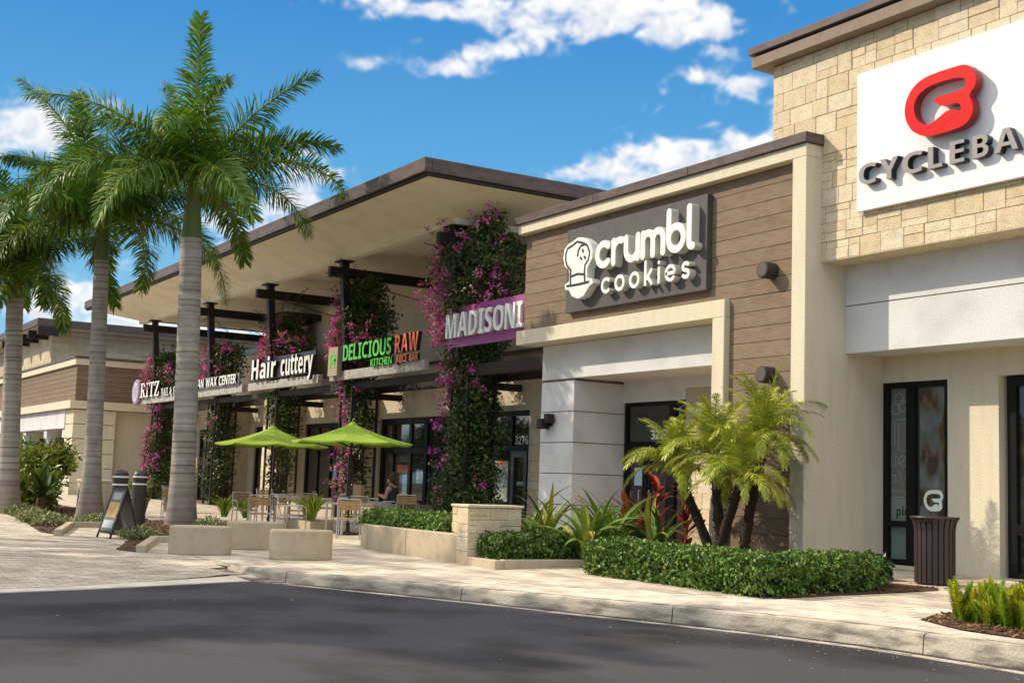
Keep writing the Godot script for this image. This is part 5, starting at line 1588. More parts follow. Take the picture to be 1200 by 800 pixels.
func umbrella(at: Vector3, h: float, r: float, turn: float, label: String) -> void:
	var t := thing("parasol", label, "parasol", at, turn, "lime green parasols")
	var hub := h - 0.12
	var low := h - 0.54
	for k in 8:
		var a0 := TAU * k / 8
		var a1 := TAU * (k + 1) / 8
		var b := MB.new()
		# a slightly slack panel, in strips from hub to hem
		var prev := []
		for i in 6:
			var s := float(i) / 5
			var rr := lerpf(0.05, r, s)
			var yy := lerpf(hub, low, s) - 0.05 * sin(PI * s)
			var row := []
			for j in 4:
				var u := j / 3.0
				var p := Vector3(cos(a0), 0, sin(a0)).lerp(Vector3(cos(a1), 0, sin(a1)), u) * rr
				row.append(Vector3(p.x, yy - 0.035 * s * sin(PI * u), p.z))
			if i > 0:
				for j in 3: b.qo(prev[j], prev[j + 1], row[j + 1], row[j], Vector3(0, 1, 0))
			prev = row
		for j in 3: b.qo(prev[j], prev[j + 1], prev[j + 1] - Vector3(0, 0.035, 0), prev[j] - Vector3(0, 0.035, 0), prev[j] * Vector3(1, 0, 1))
		part("panel", b, [M.lime, M.limeb][k % 2], t)
		var rb := MB.new()
		rb.tube([Vector3(cos(a0) * 0.06, hub - 0.08, sin(a0) * 0.06), Vector3(cos(a0) * r * 0.5, lerpf(hub, low, 0.5) - 0.085, sin(a0) * r * 0.5), Vector3(cos(a0) * r * 0.98, low - 0.02, sin(a0) * r * 0.98)], 0.011, 5)
		part("rib", rb, M.dark, t)
		var sr := MB.new()
		sr.tube([Vector3(cos(a0) * 0.05, low - 0.12, sin(a0) * 0.05), Vector3(cos(a0) * r * 0.55, lerpf(hub, low, 0.55) - 0.05, sin(a0) * r * 0.55)], 0.009, 5)
		part("strut", sr, M.dark, t)
	var p := MB.new()
	p.tube([Vector3(0, 0, 0), Vector3(0, h - 0.06, 0)], 0.024, 8)
	part("pole", p, M.dark, t)
	var c := MB.new()
	c.lathe([Vector2(0.13, hub - 0.03), Vector2(0.06, hub + 0.035), Vector2(0.02, hub + 0.06), Vector2(0.016, hub + 0.12), Vector2(0, hub + 0.13)], 12)
	part("finial", c, M.limeb, t)
	var f := MB.new()
	f.lathe([Vector2(0.26, 0), Vector2(0.26, 0.05), Vector2(0.05, 0.09), Vector2(0.04, 0.3), Vector2(0.03, 0.3)], 20)
	part("base", f, M.dark, t)

func terrace() -> void:
	umbrella(G(-26.97, -12.36), 2.68, 1.42, 0.2, "lime green parasol nearer the planter, over the chair with its back to us")
	umbrella(G(-29.9, -11.55), 2.62, 1.40, 0.5, "lime green parasol nearer the tallest royal palm, partly behind the other")
	var tabs := [[-26.97, -12.36, "slatted table under the parasol nearer the planter"], [-29.9, -11.55, "slatted table under the parasol nearer the palm"], [-35.3, -14.2, "slatted table standing alone beside the third flowering column"], [-31.9, -14.9, "slatted table with the paper bag, at the seated person"]]
	var tab := make_table()
	for i in tabs.size():
		var q: Array = tabs[i]
		if i == 0:
			tab.position = G(q[0], q[1]); tab.set_meta("label", q[2]); tab.set_meta("group", "terrace tables"); tab.rotation.y = 0.1
		else: dup(tab, G(q[0], q[1]), 0.15 * i, q[2], "terrace tables")
	var ch := [[-25.55, -11.75, -2.1, "wooden backed chair with its back to the road, under the nearer parasol"], [-27.75, -11.3, 2.4, "chair on the palm side of the nearer parasol's table"], [-28.0, -13.0, 0.9, "chair behind the nearer parasol's table"], [-31.35, -11.45, 1.5, "chair facing the planter, on the palm side of the farther table"], [-28.75, -10.95, -2.2, "chair with its back to us at the farther parasol's table"], [-30.6, -12.7, 0.5, "chair behind the farther parasol's table"], [-35.9, -10.95, -2.0, "chair just left of the tallest royal palm trunk, back towards us"], [-36.4, -14.0, 1.6, "chair at the lone table by the third flowering column"], [-31.0, -15.5, -0.9, "chair under the seated person"], [-32.6, -14.2, 2.6, "empty chair across the table from the seated person"], [-29.7, -15.3, -2.2, "chair by the low bench wall, close to the nearest flowering column"]]
	var c := make_chair()
	for i in ch.size():
		var q: Array = ch[i]
		if i == 0:
			c.position = G(q[0], q[1]); c.rotation.y = q[2]; c.set_meta("label", q[3]); c.set_meta("group", "terrace chairs")
		else: dup(c, G(q[0], q[1]), q[2], q[3], "terrace chairs")
	# low walls between the columns
	for q in [[-35.1, -29.8, "low grey bench wall between the nearest and second flowering columns"], [-41.4, -36.6, "low grey bench wall between the second and third flowering columns"]]:
		var w := thing("bench_wall", q[2], "low wall")
		bx("wall", Vector3(q[0] + 0.05, 0, -16.6), Vector3(q[1] - 0.05, 0.62, -16.25), M.grout, w)
		bx("cap", Vector3(q[0], 0.622, -16.66), Vector3(q[1], 0.72, -16.18), mat(Color(0.16, 0.13, 0.11), 0.7, M.fine), w, 0.01)
	# paper bag on the person's table
	var bag := thing("paper_bag", "brown paper bag standing on the table before the seated person", "paper bag", G(-31.8, -14.85) + Vector3(0, 0.738, 0), 0.5)
	bx("sack", Vector3(-0.14, 0, -0.09), Vector3(0.14, 0.34, 0.09), M.kraft, bag, 0.01)
	var hd := MB.new()
	hd.tube([Vector3(-0.06, 0.34, 0.09), Vector3(-0.06, 0.42, 0.09), Vector3(0.06, 0.42, 0.09), Vector3(0.06, 0.34, 0.09)], 0.006, 4)
	part("handle", hd, M.kraft, bag)

# ---------------------------------------------------------------- planting
func shrub(called: String, label: String, at: Vector3, rx: float, h: float, n: int, a: Color, b: Color, leaf: Mesh, stems := 6, low := 0.15) -> Node3D:
	var t := thing(called, label, "shrub", at)
	var xf := []
	var cs := []
	var lumps := []
	for k in 9: lumps.append([Vector3(rf(-0.6, 0.6) * rx, rf(low, 0.8) * h, rf(-0.6, 0.6) * rx), rf(0.28, 0.5) * rx])
	for i in n:
		var q: Array = lumps[rng.randi() % lumps.size()]
		var d := Vector3(rng.randfn(0, 1), rng.randfn(0, 1), rng.randfn(0, 1)).normalized() * pow(rf(0.15, 1.0), 0.4)
		var p: Vector3 = q[0] + d * q[1] * Vector3(1, 0.85, 1)
		p.y = maxf(p.y, 0.06)
		xf.append(Transform3D(spin(rf(0.7, 1.3)), p))
		cs.append(tone(a, b, 0.3))
	scatter("foliage", leaf, M.leaf, xf, cs, t)
	var st := MB.new()
	for k in stems:
		var e: Vector3 = lumps[k % lumps.size()][0]
		st.tube([Vector3(rf(-0.1, 0.1), -0.02, rf(-0.1, 0.1)), e * Vector3(0.4, 0.5, 0.4), e], [0.025, 0.018, 0.008], 5, false)
	part("stems", st, M.stem, t)
	return t

func planting() -> void:
	hedge("long clipped green hedge with square corner in front of the small palms", [[-15.95, -12.1, -12.1, -11.3, 0.50], [-12.95, -12.15, -13.6, -12.1, 0.47]], 400.0, Color(0.045, 0.105, 0.016), Color(0.19, 0.32, 0.05))
	hedge("small clipped hedge inside the low curb beside the stone pillar", [[-17.98, -17.3, -12.3, -10.6, 0.50]], 420.0, Color(0.035, 0.08, 0.012), Color(0.14, 0.24, 0.04))
	hedge("low clipped hedge growing inside the long concrete planter", [[-22.9, -19.6, -11.7, -10.78, 0.30]], 330.0, Color(0.08, 0.17, 0.025), Color(0.20, 0.32, 0.05), 0.06, 0.4)
	var small := clump(7, 0.08, 0.07, 0.6, 31)
	var big := clump(5, 0.26, 0.16, 0.36, 33)
	shrub("flowering_shrub", "dark green loose shrub at the end of the long clipped hedge", G(-12.85, -13.95), 0.38, 0.5, 320, Color(0.025, 0.055, 0.012), Color(0.06, 0.10, 0.02), small)
	shrub("leafy_shrub", "green shrub behind the bright ferns near the studio door", G(-9.2, -13.0), 0.36, 0.5, 300, Color(0.04, 0.09, 0.015), Color(0.08, 0.15, 0.03), small)
	shrub("tall_shrub", "tallest bushy green shrub in the bed behind the palm trunks", G(-43.0, -8.5), 1.5, 2.4, 1100, Color(0.12, 0.18, 0.025), Color(0.36, 0.38, 0.055), big, 9)
	shrub("tall_shrub", "dark leafy shrub under the tallest shrub, beside the stone garden wall", G(-41.3, -8.2), 0.8, 1.3, 380, Color(0.10, 0.16, 0.024), Color(0.28, 0.33, 0.045), big, 7)
	shrub("tall_shrub", "broad green shrub nearest the edge of the photograph", G(-44.6, -8.4), 1.2, 1.7, 620, Color(0.08, 0.15, 0.025), Color(0.24, 0.30, 0.05), big, 8)
	# broad-leaved plants on short trunks
	var paddles := [strap_leaf(0.95, 0.30, 0.9, 1.0), strap_leaf(0.8, 0.26, 1.2, 0.9), strap_leaf(1.1, 0.28, 0.7, 1.2)]
	var pm := [leafmat(Color(0.05, 0.10, 0.018)), leafmat(Color(0.08, 0.14, 0.02)), leafmat(Color(0.035, 0.075, 0.014))]
	for k in 3:
		var at := G([-41.3, -40.0, -43.0][k], [-8.3, -8.2, -8.0][k])
		var t := strap_plant("paddle_plant", ["broad leaved plant on a short thick trunk, nearest the palm", "broad leaved plant on a dark trunk, between two others", "broad leaved plant farthest from the palms"][k], "plant", at, 15, paddles, pm, "", -0.25, 0.4)
		for c in t.get_children(): c.position.y += 0.45
		var st := MB.new()
		st.tube([Vector3(0, -0.02, 0), Vector3(0.02, 0.25, 0), Vector3(0, 0.5, 0)], [0.17, 0.14, 0.1], 8)
		part("trunk", st, mat(Color(0.15, 0.085, 0.05), 0.95, M.fine, Vector3(3, 12, 3)), t)
	# variegated ground cover, clump by clump
	var tuft := MB.new()
	for i in 230:
		var a := rf(0, TAU)
		var r: float = sqrt(rf(0, 1))
		var c := tone(Color(0.10, 0.15, 0.04), Color(0.42, 0.42, 0.20), 0.25)
		for w in 5:
			var f := Vector3(rf(-1, 1), rf(-0.3, 1.0), rf(-1, 1)).normalized()
			var sd := f.cross(Vector3(rf(-0.4, 0.4), 1, rf(-0.4, 0.4))).normalized()
			var p := Vector3(cos(a) * r * 0.5 + rf(-0.04, 0.04), 0.03 + rf(0.05, 1.0) * (0.30 - 0.22 * r), sin(a) * r * 0.5 + rf(-0.04, 0.04))
			var L := rf(0.06, 0.12)
			tuft.col = c * rf(0.8, 1.2)
			tuft.ft(p, p + f * L * 0.5 + sd * L * 0.2, p + f * L)
			tuft.ft(p, p + f * L, p + f * L * 0.5 - sd * L * 0.2)
	var tm := tuft.mesh()
	for q in [[-34.5, -7.0, 0.5], [-33.4, -6.9, 0.55], [-32.2, -6.9, 0.5], [-31.4, -6.75, 0.45], [-35.6, -7.2, 0.5], [-38.6, -7.5, 0.6], [-40.2, -7.6, 0.6], [-37.2, -7.3, 0.5], [-33.3, -8.2, 0.45], [-31.9, -7.9, 0.4], [-26.6, -7.45, 0.42], [-25.9, -7.3, 0.4], [-25.4, -8.0, 0.38], [-27.8, -9.0, 0.4], [-30.0, -10.1, 0.4], [-25.6, -8.9, 0.36], [-26.8, -9.7, 0.4]]:
		var o := part("ground_cover_tuft", tm, M.leaf)
		o.position = G(q[0], q[1])
		o.rotation.y = rf(0, TAU)
		o.scale = Vector3(q[2] * 2.0, rf(0.8, 1.15), q[2] * 2.0)
		if q[0] < -30.5: tag(o, "pale variegated ground cover tuft in the bed round the middle palm", "ground cover", "variegated tufts round the middle palm")
		else: tag(o, "pale variegated ground cover tuft in the bed under the tallest palm", "ground cover", "variegated tufts under the tallest palm")
	# small stone garden wall in the left bed
	var w := thing("garden_wall", "short stone garden wall with pale cap beside the middle palm trunk", "stone wall")
	bx("core", Vector3(-40.6, 0, -10.2), Vector3(-39.62, 0.98, -9.42), M.grout, w, 0)
	ashlar(w, -40.62, -39.6, 0.03, 0.98, -9.42, 0.3, [], 0, 20)
	ashlar(w, 9.41, 10.2, 0.03, 0.98, -39.62, 0.3, [], 1, 20)
	bx("capstone", Vector3(-40.68, 0.985, -10.24), Vector3(-39.56, 1.06, -9.36), M.cream, w, 0.01)
	# strap-leaved plants between the pillar and the bakery entrance
	var sl := [strap_leaf(1.35, 0.105, 1.8, 1.3, Color(1.5, 1.2, 0.7)), strap_leaf(1.2, 0.115, 2.3, 1.25, Color(1.3, 1.1, 0.8)), strap_leaf(1.45, 0.095, 1.4, 1.4), strap_leaf(1.05, 0.11, 1.7, 1.05, Color(1.8, 1.3, 0.5))]
	var sm := [leafmat(Color(0.12, 0.20, 0.03)), leafmat(Color(0.19, 0.27, 0.045)), leafmat(Color(0.06, 0.125, 0.022)), leafmat(Color(0.34, 0.33, 0.07)), leafmat(Color(0.09, 0.165, 0.028))]
	var sp := [[-20.0, -12.9, 30, "pale upright strap-leaved plant farthest behind the stone pillar"], [-19.1, -12.7, 34, "strap-leaved plant just behind the stone pillar"], [-19.0, -13.9, 30, "tall strap-leaved plant against the white entrance pillar"], [-18.1, -13.2, 36, "dense strap-leaved plant between small hedge and entrance pillar"], [-17.45, -12.9, 34, "strap-leaved plant drooping behind the small clipped hedge"], [-17.15, -12.15, 28, "strap-leaved plant hanging over the low curb"], [-17.0, -13.5, 28, "strap-leaved plant nearest the bakery door and long hedge"]]
	for q in sp: strap_plant("strap_leaf_plant", q[3], "plant", G(q[0], q[1]) + Vector3(0, 0.05, 0), q[2], sl, sm)
	# red leaved plants at the door
	var rl := [strap_leaf(0.5, 0.10, 0.9, 1.2), strap_leaf(0.42, 0.12, 1.2, 1.0)]
	var rm := [leafmat(Color(0.22, 0.012, 0.022)), leafmat(Color(0.36, 0.03, 0.04)), leafmat(Color(0.10, 0.008, 0.015)), leafmat(Color(0.45, 0.10, 0.04))]
	for k in 4:
		var t := strap_plant("red_leaf_plant", ["tall red leaved plant left of the palms by the bakery door", "red leaved plant between two leaning palm stems", "low red leaved plant behind the long hedge", "orange tipped red plant nearest the entrance pillar"][k], "plant", G([-18.9, -18.2, -18.5, -19.5][k], [-15.0, -15.1, -14.5, -14.8][k]), 34, rl, rm, "", -0.2, 0.5)
		for c in t.get_children(): c.position.y += rf(0.1, [1.25, 1.15, 0.6, 0.9][k])
		var st := MB.new()
		for s in 4: st.tube([Vector3(rf(-0.08, 0.08), -0.02, rf(-0.08, 0.08)), Vector3(rf(-0.1, 0.1), 1.2, rf(-0.1, 0.1))], 0.012, 5)
		part("stems", st, M.stem, t)
	# foxtail ferns
	var plume := MB.new()
	var r := RandomNumberGenerator.new()
	r.seed = 77
	for wh in 17:
		var s := wh / 17.0
		var rad := 0.062 * (1.0 - pow(s, 4.0)) * (0.6 + 0.5 * minf(s * 4.0, 1.0))
		var c := Vector3(0.07 * s * s, s * 0.42, 0)
		for k in 9:
			var a := TAU * k / 9.0 + wh * 0.7 + r.randf_range(-0.2, 0.2)
			var d := Vector3(cos(a), r.randf_range(0.35, 1.0), sin(a)).normalized()
			var sd := d.cross(Vector3.UP).normalized() * 0.0075
			var t := r.randf_range(0.6, 1.35)
			plume.col = Color(lerpf(0.5, 1.3, s) * t, lerpf(0.7, 1.15, s) * t, lerpf(0.6, 0.9, s) * t)
			var e := c + d * rad * r.randf_range(1.0, 1.6)
			plume.ft(c - sd, c + sd, e)
			plume.ft(c - sd + Vector3(0, 0.012, 0), c + sd + Vector3(0, 0.004, 0), e + Vector3(0, 0.015, 0))
	plume.col = Color(0.7, 0.7, 0.7)
	plume.tube([Vector3(0, 0, 0), Vector3(0.017, 0.21, 0), Vector3(0.07, 0.42, 0)], [0.012, 0.010, 0.003], 5, false)
	var pl := plume.mesh()
	var fm := [leafmat(Color(0.46, 0.56, 0.05)), leafmat(Color(0.36, 0.50, 0.05)), leafmat(Color(0.60, 0.58, 0.06))]
	for k in 4:
		var t := thing("foxtail_fern", ["bright yellow green foxtail fern at the mulch bed's near tip", "bright foxtail fern second from the bed's tip", "bright foxtail fern behind the other two", "bright foxtail fern cut off by the photograph's edge"][k], "fern", G([-9.2, -8.72, -9.15, -8.15][k], [-11.75, -11.65, -12.2, -11.5][k]))
		for i in 38:
			var o := part("plume", pl, fm[rng.randi() % 3], t)
			var lean := rf(0.03, 0.62)
			o.transform = Transform3D(Basis(Vector3.UP, TAU * i * 0.382) * Basis(Vector3.BACK, -lean) * Basis(Vector3.UP, rf(0, TAU)), Vector3(rf(-0.2, 0.2), 0.02, rf(-0.2, 0.2)))
			o.scale = Vector3.ONE * rf(0.6, 1.15)
	# grassy plants on the terrace
	var gl := [strap_leaf(0.85, 0.045, 1.5, 1.35), strap_leaf(0.7, 0.04, 1.2, 1.4), strap_leaf(0.95, 0.045, 1.8, 1.3)]
	var gm := [leafmat(Color(0.36, 0.48, 0.05)), leafmat(Color(0.25, 0.38, 0.04)), leafmat(Color(0.52, 0.54, 0.07)), leafmat(Color(0.14, 0.25, 0.035))]
	for k in 5:
		var t := strap_plant("grass_plant", ["yellow green grassy plant right of the tallest palm trunk", "yellow green grassy plant between the two parasols", "yellow green grassy plant beside the back-turned chair", "yellow grassy plant in the pot behind the bollards", "grassy plant low behind the farthest seat block"][k], "plant", G([-34.3, -29.2, -28.6, -37.6, -33.6][k], [-11.95, -12.3, -12.15, -10.4, -12.3][k]) + Vector3(0, [0.1, 0.25, 0.25, 0.5, 0.1][k], 0), 70, gl, gm, "", -0.2, 0.2)
		t.set_meta("kind", "thing")
	bx("trough", Vector3(-29.8, 0, -12.55), Vector3(-28.2, 0.33, -11.95), M.concrete)
	tag(get_node("trough"), "low concrete trough holding grassy plants between the parasols", "planter")
	for q in [[-37.6, -10.4, 0.55, "grey pot with yellow grassy plant behind the bollards"], [-40.5, -12.4, 0.85, "tall dark grey pot at the foot of the fourth flowering column"]]:
		var o := MB.new()
		o.lathe([Vector2(0, 0), Vector2(0.26, 0), Vector2(0.38, q[2] - 0.06), Vector2(0.40, q[2] - 0.05), Vector2(0.40, q[2]), Vector2(0.35, q[2]), Vector2(0.34, q[2] - 0.06), Vector2(0, q[2] - 0.06)], 20)
		var pt := part("plant_pot", o, M.pot)
		pt.position = G(q[0], q[1])
		tag(pt, q[3], "pot")

# ---------------------------------------------------------------- palms
func frond(L: float, elev: float, droop: float, leafL: float, pairs: int, w: float, plum: Array, hang: float, tones: Array, bare := 0.08, wide := 68.0) -> MB:
	var b := MB.new()
	var k := 16
	var pts := [Vector3.ZERO]
	var tan_ := []
	for i in k:
		var s := (i + 0.5) / k
		var a := elev - droop * pow(s, 1.35)
		var t := Vector3(cos(a), sin(a), 0)
		tan_.append(t)
		pts.append(pts[i] + t * (L / k))
	var rad := []
	for i in k + 1: rad.append(lerpf(0.012 * L, 0.0018 * L, float(i) / k))
	b.col = tones[3]
	b.tube(pts, rad, 5, false)
	for i in pairs:
		var s := bare + (0.995 - bare) * float(i) / pairs
		var f := s * k
		var j := mini(int(f), k - 1)
		var p: Vector3 = (pts[j] as Vector3).lerp(pts[j + 1], f - j)
		var T: Vector3 = tan_[j]
		var N := Vector3(-T.y, T.x, 0)
		for sg in [-1.0, 1.0]:
			var phi: float = deg_to_rad(plum[rng.randi() % plum.size()] + rf(-9, 9))
			var A := lerpf(deg_to_rad(wide), deg_to_rad(wide - 38.0), s) + rf(-0.12, 0.12)
			var d: Vector3 = (T * cos(A) + (Vector3(0, 0, sg) * cos(phi) + N * sin(phi)) * sin(A)).normalized()
			var ll := leafL * (0.55 + 0.45 * sin(PI * minf(s * 1.25 + 0.12, 1.0))) * rf(0.85, 1.1)
			if s > 0.85: ll *= lerpf(1.0, 0.55, (s - 0.85) / 0.15)
			var dn := Vector3(0, -hang * rf(0.6, 1.3), 0)
			var p1 := p + d * ll * 0.42
			var d2 := (d + dn).normalized()
			var p2 := p1 + d2 * ll * 0.33
			var d3 := (d2 + dn * 0.9).normalized()
			var p3 := p2 + d3 * ll * 0.25
			var sd := d.cross(N if absf(d.dot(N)) < 0.9 else T).normalized() * w * 0.5
			var q := rng.randf()
			b.col = (tones[0] as Color).lerp(tones[1], q) if q < 0.93 else tones[2]
			var kk := rf(0.75, 1.25)
			b.col = Color(b.col.r * kk, b.col.g * kk, b.col.b * kk)
			b.quad(p - sd * 0.5, p + sd * 0.5, p1 + sd, p1 - sd)
			b.quad(p1 - sd, p1 + sd, p2 + sd * 0.8, p2 - sd * 0.8)
			b.ft(p2 - sd * 0.8, p2 + sd * 0.8, p3)
	return b

func palm_trunk(t: Node3D, H: float, r0: float, r1: float, r2: float) -> void:
	var b := MB.new()
	var pts := []
	var rad := []
	var cols := []
	var k := int(H / 0.05)
	var ring_at := {}
	var at := 0.0
	while at < k:
		ring_at[int(at)] = true
		at += rf(2.4, 4.6)
	for i in k + 1:
		var y := H * i / k
		var s := y / H
		var r := lerpf(r1, r2, smoothstep(0.1, 1.0, s)) + (r0 - r1) * exp(-y * 1.3)
		r += 0.012 * sin(s * 3.0) + (0.002 if ring_at.has(i) else 0.0) + rf(-0.001, 0.001)
		pts.append(Vector3(0.015 * sin(y * 0.9), y - 0.05, 0.012 * cos(y * 0.7)))
		rad.append(r)
		var c := Color(0.47, 0.425, 0.38)
		if ring_at.has(i): c = Color(0.38, 0.335, 0.29) if rng.randf() < 0.75 else Color(0.28, 0.24, 0.20)
		c = c * rf(0.86, 1.08)
		if y < 1.6: c = c.lerp(Color(0.36, 0.29, 0.22), (1.6 - y) / 1.6 * 0.7)
		cols.append(c)
	b.tube(pts, rad, 22, true, cols)
	part("trunk", b, M.bark, t)

func royal_palm(label: String, at: Vector3, H: float, shaft: float, fr: Array, group := "", r0 := 0.45, r1 := 0.285, lean := 0.0) -> void:
	var t := thing("royal_palm", label, "palm tree", at, 0, group)
	t.rotation = Vector3(lean * 0.851, 0, lean * 0.525)   # a slight lean out over the drive
	palm_trunk(t, H, r0, r1, r1 - 0.012)
	var c := MB.new()
	var pts := []
	var rad := []
	var cols := []
	for i in 13:
		var s := i / 12.0
		pts.append(Vector3(0, H - 0.06 + s * shaft, 0))
		rad.append(lerpf(r1 - 0.015, 0.13, pow(s, 0.8)) + 0.02 * sin(s * PI))
		cols.append(Color(0.12, 0.165, 0.045).lerp(Color(0.17, 0.19, 0.05), s))
	c.tube(pts, rad, 16, false, cols)
	part("crownshaft", c, M.leaf, t)
	for q in fr:   # azimuth, rise, droop, length
		var tones := [Color(0.030, 0.10, 0.018), Color(0.20, 0.37, 0.045), Color(0.40, 0.42, 0.07), Color(0.20, 0.24, 0.05)]
		var low: float = clampf((30.0 - q[1]) / 60.0, 0.0, 1.0)
		tones[1] = tones[1].lerp(Color(0.34, 0.35, 0.045), low * 0.8)
		tones[2] = tones[2].lerp(Color(0.42, 0.30, 0.08), low)
		var m := frond(q[3], deg_to_rad(q[1]), deg_to_rad(q[2]), 0.92, 215, 0.037, [-50, -25, 0, 25, 50], 0.34, tones, 0.06, 78.0)
		var o := part("frond", m, M.palmleaf, t)
		o.position = Vector3(0, H + shaft * 0.93, 0) + Vector3(cos(deg_to_rad(q[0])), 0, sin(deg_to_rad(q[0]))) * 0.08
		o.rotation = Vector3(0, -deg_to_rad(q[0]), 0)
		o.rotate_object_local(Vector3.RIGHT, rf(-0.5, 0.5))
	var sp := MB.new()
	sp.col = Color(0.13, 0.17, 0.04)
	sp.tube([Vector3(0, 0, 0), Vector3(0.02, 1.4, 0), Vector3(0.0, 3.0, 0.03)], [0.07, 0.05, 0.008], 6)
	part("spear", sp, M.leaf, t).position = Vector3(0, H + shaft * 0.9, 0)

func view_az(a: float) -> float:
	# turns an angle measured from the photographer's right hand (90 = away from the camera) into one about the world's axes
	var r := Vector2(0.525, -0.851)
	var f := Vector2(-0.851, -0.525)
	var v := r * cos(deg_to_rad(a)) + f * sin(deg_to_rad(a))
	return rad_to_deg(atan2(v.y, v.x))

func palms() -> void:
	var f1 := []
	for q in [[180, 56, 66, 5.0], [188, 34, 100, 5.0], [150, 74, 30, 3.6], [100, 89, 9, 4.75], [0, 60, 34, 4.4], [-10, 46, 72, 4.1], [-15, 28, 92, 5.0], [-62, 18, 112, 4.0], [78, 10, 100, 3.6], [250, 18, 112, 4.1], [207, 28, 110, 4.7], [90, 42, 85, 3.9], [122, 60, 60, 3.9], [55, 56, 60, 3.9], [-90, 50, 95, 3.8], [-40, 66, 60, 3.6], [225, 50, 90, 4.0], [30, 20, 90, 3.8]]:
		f1.append([view_az(q[0]), q[1], q[2], q[3]])
	royal_palm("tallest royal palm, grey trunk standing in front of the shop signs", G(-31.94, -10.02), 7.45, 1.55, f1, "", 0.45, 0.285, 0.028)
	var f2 := []
	for i in 16: f2.append([i * 137.5 + rf(-12, 12), [75, 58, 42, 28, 12, -5][i % 6] + rf(-6, 6), [50, 70, 92, 108, 110, 85][i % 6] + rf(-8, 8), rf(3.9, 4.8)])
	for q in [[170, 60, 68, 3.8], [195, 35, 95, 3.9], [0, 40, 80, 3.6]]: f2.append([view_az(q[0]), q[1], q[2], q[3]])
	royal_palm("middle royal palm rising from the bed left of the sandwich board", G(-36.15, -8.76), 7.3, 1.2, f2, "", 0.44, 0.215, 0.026)
	var f3 := []
	for i in 15: f3.append([i * 137.5 + 40.0 + rf(-12, 12), [72, 55, 40, 25, 8, -8][i % 6] + rf(-6, 6), [45, 62, 80, 95, 95, 75][i % 6] + rf(-8, 8), rf(3.0, 3.6)])
	royal_palm("leftmost royal palm, its trunk at the edge of the photograph", G(-39.5, -7.2), 6.4, 1.0, f3, "", 0.46, 0.25, 0.045)
	# palms of the same row nearer the road, out of the frame, whose shade lies across the asphalt
	for q in [[-26.0, 4.6, 8.0], [-31.5, 1.2, 8.2], [-23.6, 5.6, 8.8], [-22.2, 2.7, 7.2], [-28.6, 6.8, 9.0]]:
		var f4 := []
		for i in 22: f4.append([i * 137.5 + rf(-12, 12) + q[0] * 7.0, [75, 58, 42, 28, 12, -5][i % 6] + rf(-6, 6), [45, 62, 80, 95, 100, 80][i % 6] + rf(-8, 8), rf(3.4, 4.0)])
		royal_palm("royal palm of the row along the drive, beyond the photograph's edge", Vector3(q[0], 0.0, q[1]), q[2], 1.1, f4, "royal palms along the drive")
	# the three small palms behind the hedge
	var ft := [Color(0.20, 0.27, 0.03), Color(0.52, 0.54, 0.055), Color(0.68, 0.58, 0.08), Color(0.30, 0.31, 0.06)]
	var variants := []
	for q in [[1.3, 82, 75], [1.35, 64, 95], [1.25, 45, 105], [1.1, 18, 95], [1.35, 74, 65]]:
		variants.append(frond(q[0], deg_to_rad(q[1]), deg_to_rad(q[2]), 0.28, 80, 0.0115, [-15, 5, 20], 0.42, ft, 0.12).mesh())
	var tips := [[[-17.0, -14.75], Vector3(-0.55, 1.62, 0.45), "left leaning small feathery palm behind the long hedge"], [[-16.45, -14.45], Vector3(-0.1, 1.80, 0.1), "upright middle small feathery palm behind the long hedge"], [[-15.95, -14.45], Vector3(0.18, 2.15, -0.3), "small feathery palm leaning towards the cream corner post"], [[-16.3, -14.2], Vector3(0.75, 1.45, 0.15), "shortest small feathery palm, leaning over the long hedge"]]
	for q in tips:
		var t := thing("small_palm", q[2], "palm tree", G(q[0][0], q[0][1]))
		var e: Vector3 = q[1]
		var tr := MB.new()
		var pts := []
		var rad := []
		for i in 11:
			var s := i / 10.0
			pts.append(Vector3(e.x * pow(s, 1.3), e.y * s - 0.03, e.z * pow(s, 1.3)))
			rad.append(lerpf(0.085, 0.075, s) + 0.01 * (i % 2))
		tr.tube(pts, rad, 9, true)
		# stubs of cut fronds
		for i in 110:
			var s := rf(0.05, 1.0)
			var a := rf(0, TAU)
			var p := Vector3(e.x * pow(s, 1.3), e.y * s - 0.03, e.z * pow(s, 1.3))
			var d := Vector3(cos(a), 0.9, sin(a)).normalized()
			tr.tube([p + Vector3(cos(a), 0, sin(a)) * 0.06, p + Vector3(cos(a), 0, sin(a)) * 0.06 + d * 0.07], [0.016, 0.006], 4)
		part("trunk", tr, mat(Color(0.055, 0.036, 0.024), 0.95, M.fine, Vector3.ONE * 4.0), t)
		if e.z < -0.2:
			var uf := part("frond", frond(1.5, deg_to_rad(88), deg_to_rad(28), 0.3, 80, 0.0115, [-15, 5, 20], 0.25, ft, 0.1).mesh(), M.leaf, t)
			uf.position = e; uf.rotation.y = 0.6
		for i in 27:
			var o := part("frond", variants[i % 5 if i < 20 else 3 - i % 2], M.leaf, t)
			o.transform = Transform3D(Basis.from_euler(Vector3(0, i * 2.4 + rf(-0.25, 0.25), rf(-0.12, 0.12))).scaled(Vector3.ONE * rf(0.85, 1.12)), e + Vector3(0, 0.02, 0))

